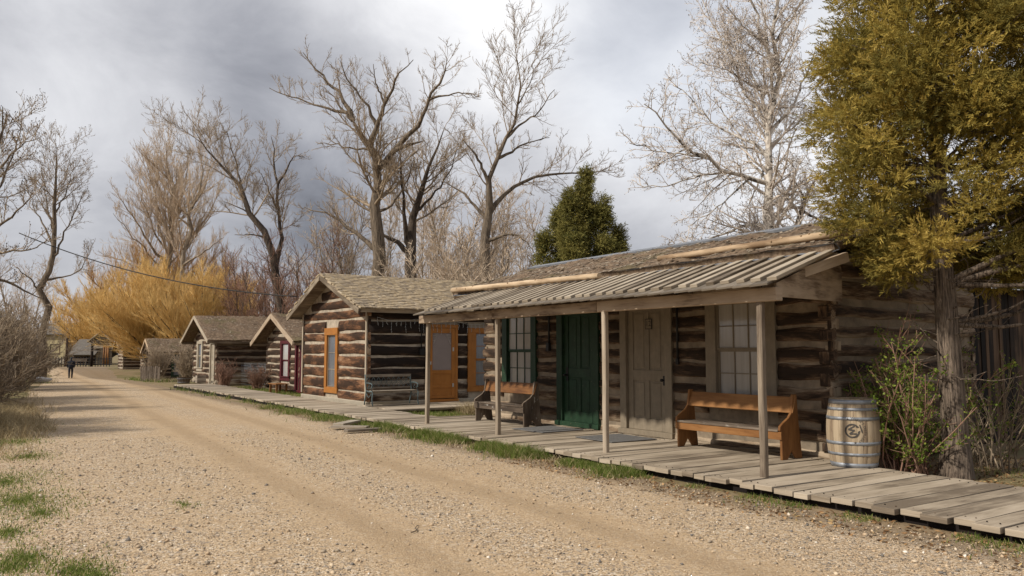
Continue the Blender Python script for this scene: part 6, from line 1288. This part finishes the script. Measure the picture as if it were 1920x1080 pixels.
for (px, py, n, s) in ((25, 800, 500, .5), (30, 829, 500, .35), (55, 857, 300, .22), (5, 905, 700, .35), (40, 940, 900, .33), (75, 965, 260, .18), (15, 1000, 250, .14), (45, 1050, 350, .13), (20, 1066, 300, .16), (140, 1072, 420, .14), (180, 1085, 300, .12), (345, 948, 60, .1)):
    c = at_z(px, py); n = int(n * 2.6); r_ = np.abs(rng.normal(size=n)) * s * 1.35; a = rng.uniform(0, 6.28, n); p = np.stack([c[0] + r_ * np.cos(a) * .8, c[1] + r_ * np.sin(a) * 1.6, 0 * a], 1); pos.append(p); hh.append(rng.uniform(.012, .055, n))
scatter(7000, -1.8, 1.1, 6.0, 24, .012, .06, .58); scatter(900, .6, 3.6, 52, 66, .06, .2, .3)
pos = np.concatenate(pos); hh = np.concatenate(hh); n = len(pos); blades('grass', pos, hh, rng.uniform(.003, .006, n) * (1 + np.maximum(0, pos[:, 1] - 12) * .05), 'grass', np.clip(rng.normal(.56, .28, n), 0, 1), rng, .55)
pos, hh = [], []
scatter(2200, -1.8, 1.0, 15, 26, .1, .35, .35); scatter(5000, .2, 1.5, 19, 30, .12, .5, .2); scatter(2200, -1.0, 2.0, 26, 50, .1, .45, .35); scatter(2500, 7.3, 7.95, 8.5, 26, .03, .16, .45); scatter(3500, -1.6, 1.3, 6, 16, .01, .05, .45); scatter(700, 8.6, 10, 50, 58, .15, .5, .3); scatter(500, 2, 4, 50, 64, .15, .45, .4); scatter(300, 7.3, 7.95, 4, 9, .02, .06, .5)
c = at_z(883, 779); nn = 420; p = np.stack([c[0] + rng.normal(size=nn) * .16, c[1] + rng.normal(size=nn) * .22, 0 * rng.random(nn)], 1); pos.append(p); hh.append(rng.uniform(.2, .5, nn))
pos = np.concatenate(pos); hh = np.concatenate(hh); n = len(pos); blades('dry_grass', pos, hh, rng.uniform(.004, .007, n), 'dry_grass', rng.random(n), rng, .8)
def pebbles():
    n = 26000; y = 3.0 + 15 * rng.random(n) ** 1.6; x = rng.uniform(.3, 7.7, n); xx = x - .046 * y; tr = np.minimum(abs(xx - 2.98), abs(xx - 4.95)); k = rng.random(n) < np.clip((tr - .10) / .6, .16, 1); x, y = x[k], y[k]; n = len(x)
    s = np.clip(rng.lognormal(math.log(.0085), .48, n), .004, .029); o = np.array([[1, 0, 0], [0, 1, 0], [-1, 0, 0], [0, -1, 0], [0, 0, 1], [0, 0, -1.0]]); V = o[None] * (s[:, None] * rng.uniform(.6, 1.25, (n, 3)) * [1, 1, .7])[:, None, :]; V = V + rng.normal(size=V.shape) * s[:, None, None] * .18
    a = rng.uniform(0, 6.28, n); c_, s_ = np.cos(a)[:, None], np.sin(a)[:, None]; V = np.stack([V[..., 0] * c_ - V[..., 1] * s_, V[..., 0] * s_ + V[..., 1] * c_, V[..., 2]], -1); V += np.stack([x, y, .005 + s * .25], 1)[:, None]
    t = np.array([[0, 1, 4], [1, 2, 4], [2, 3, 4], [3, 0, 4], [1, 0, 5], [2, 1, 5], [3, 2, 5], [0, 3, 5]]); F3 = (np.arange(n)[:, None, None] * 6 + t[None]).reshape(-1, 3)
    tag(mesh_np('gravel', V.reshape(-1, 3), F3, M['pebble'], None, np.repeat(np.clip(rng.normal(.43, .26, n), 0, 1), 8), False), kind='stuff')
pebbles()
def flakes(name, regions, mat):
    P = []
    for (n, x0, x1, y0, y1) in regions: P.append(np.stack([rng.uniform(x0, x1, n), rng.uniform(y0, y1, n), np.full(n, .012)], 1))
    P = np.concatenate(P); n = len(P); a = rng.uniform(0, 6.28, n); L = rng.uniform(.012, .035, n)[:, None]; d_ = np.stack([np.cos(a), np.sin(a), rng.normal(size=n) * .35], 1) * L; s_ = np.stack([-np.sin(a), np.cos(a), rng.normal(size=n) * .35], 1) * L * .5
    V = np.stack([P - d_, P - s_, P + d_, P + s_], 1).reshape(-1, 3); tag(mesh_np(name, V, np.arange(4 * n).reshape(-1, 4), M[mat], None, rng.random(n)), kind='stuff')
flakes('leaf_litter', [(2600, 10.5, 14.5, 4.6, 7.4), (1700, 7.0, 7.95, 2.5, 11), (160, .4, 7.4, 4, 16), (300, 7.2, 7.9, 10, 22)], 'litter')
def stick(px, py, L, ang, lb, z=.012, r_=.012):
    p = at_z(px, py); rr = random.Random(int(px)); pts = [p + [L * (t - .5) * math.cos(ang) + rr.uniform(-.015, .015), L * (t - .5) * math.sin(ang) + rr.uniform(-.015, .015), z + .012 * rr.random()] for t in np.linspace(0, 1, 6)]
    mb = MB(); mb.tube(pts, [r_, r_, r_ * .9, r_ * .8, r_ * .6, r_ * .4], 6); mb.tube([pts[2], pts[2] + np.array([L * .12, L * .1, .02])], [r_ * .6, r_ * .3], 5); tag(mb.build('stick', M['bark_cot']), lb, 'stick', 'sticks lying about')
stick(1785, 880 + 14, .7, .5, 'pale crooked stick on the ground right of the juniper trunk', .05, .013)
stick(1737, 1013, .22, .4, 'short dark twig on the gravel at the lower right', .01, .007) if False else None
stick(780, 995, .35, .9, 'thin twig on the gravel in the middle of the road', .01, .006)
# overhead cable from the left tree to the orange-trimmed cabin
A_, B_ = at_d(36, 437, 34), np.array([10.3, 30.5, 3.6]); B_ = at_d(556, 556, 30); mb = MB()
pts = []
for t in np.linspace(0, 1, 26): p = A_ + (B_ - A_) * t; p[2] -= 4 * .50 * t * (1 - t); pts.append(p)
mb.tube(pts, 0.022, 6); tag(mb.build('power_cable', M['rope']), 'black overhead cable sagging from the left tree to the cabins', 'cable')
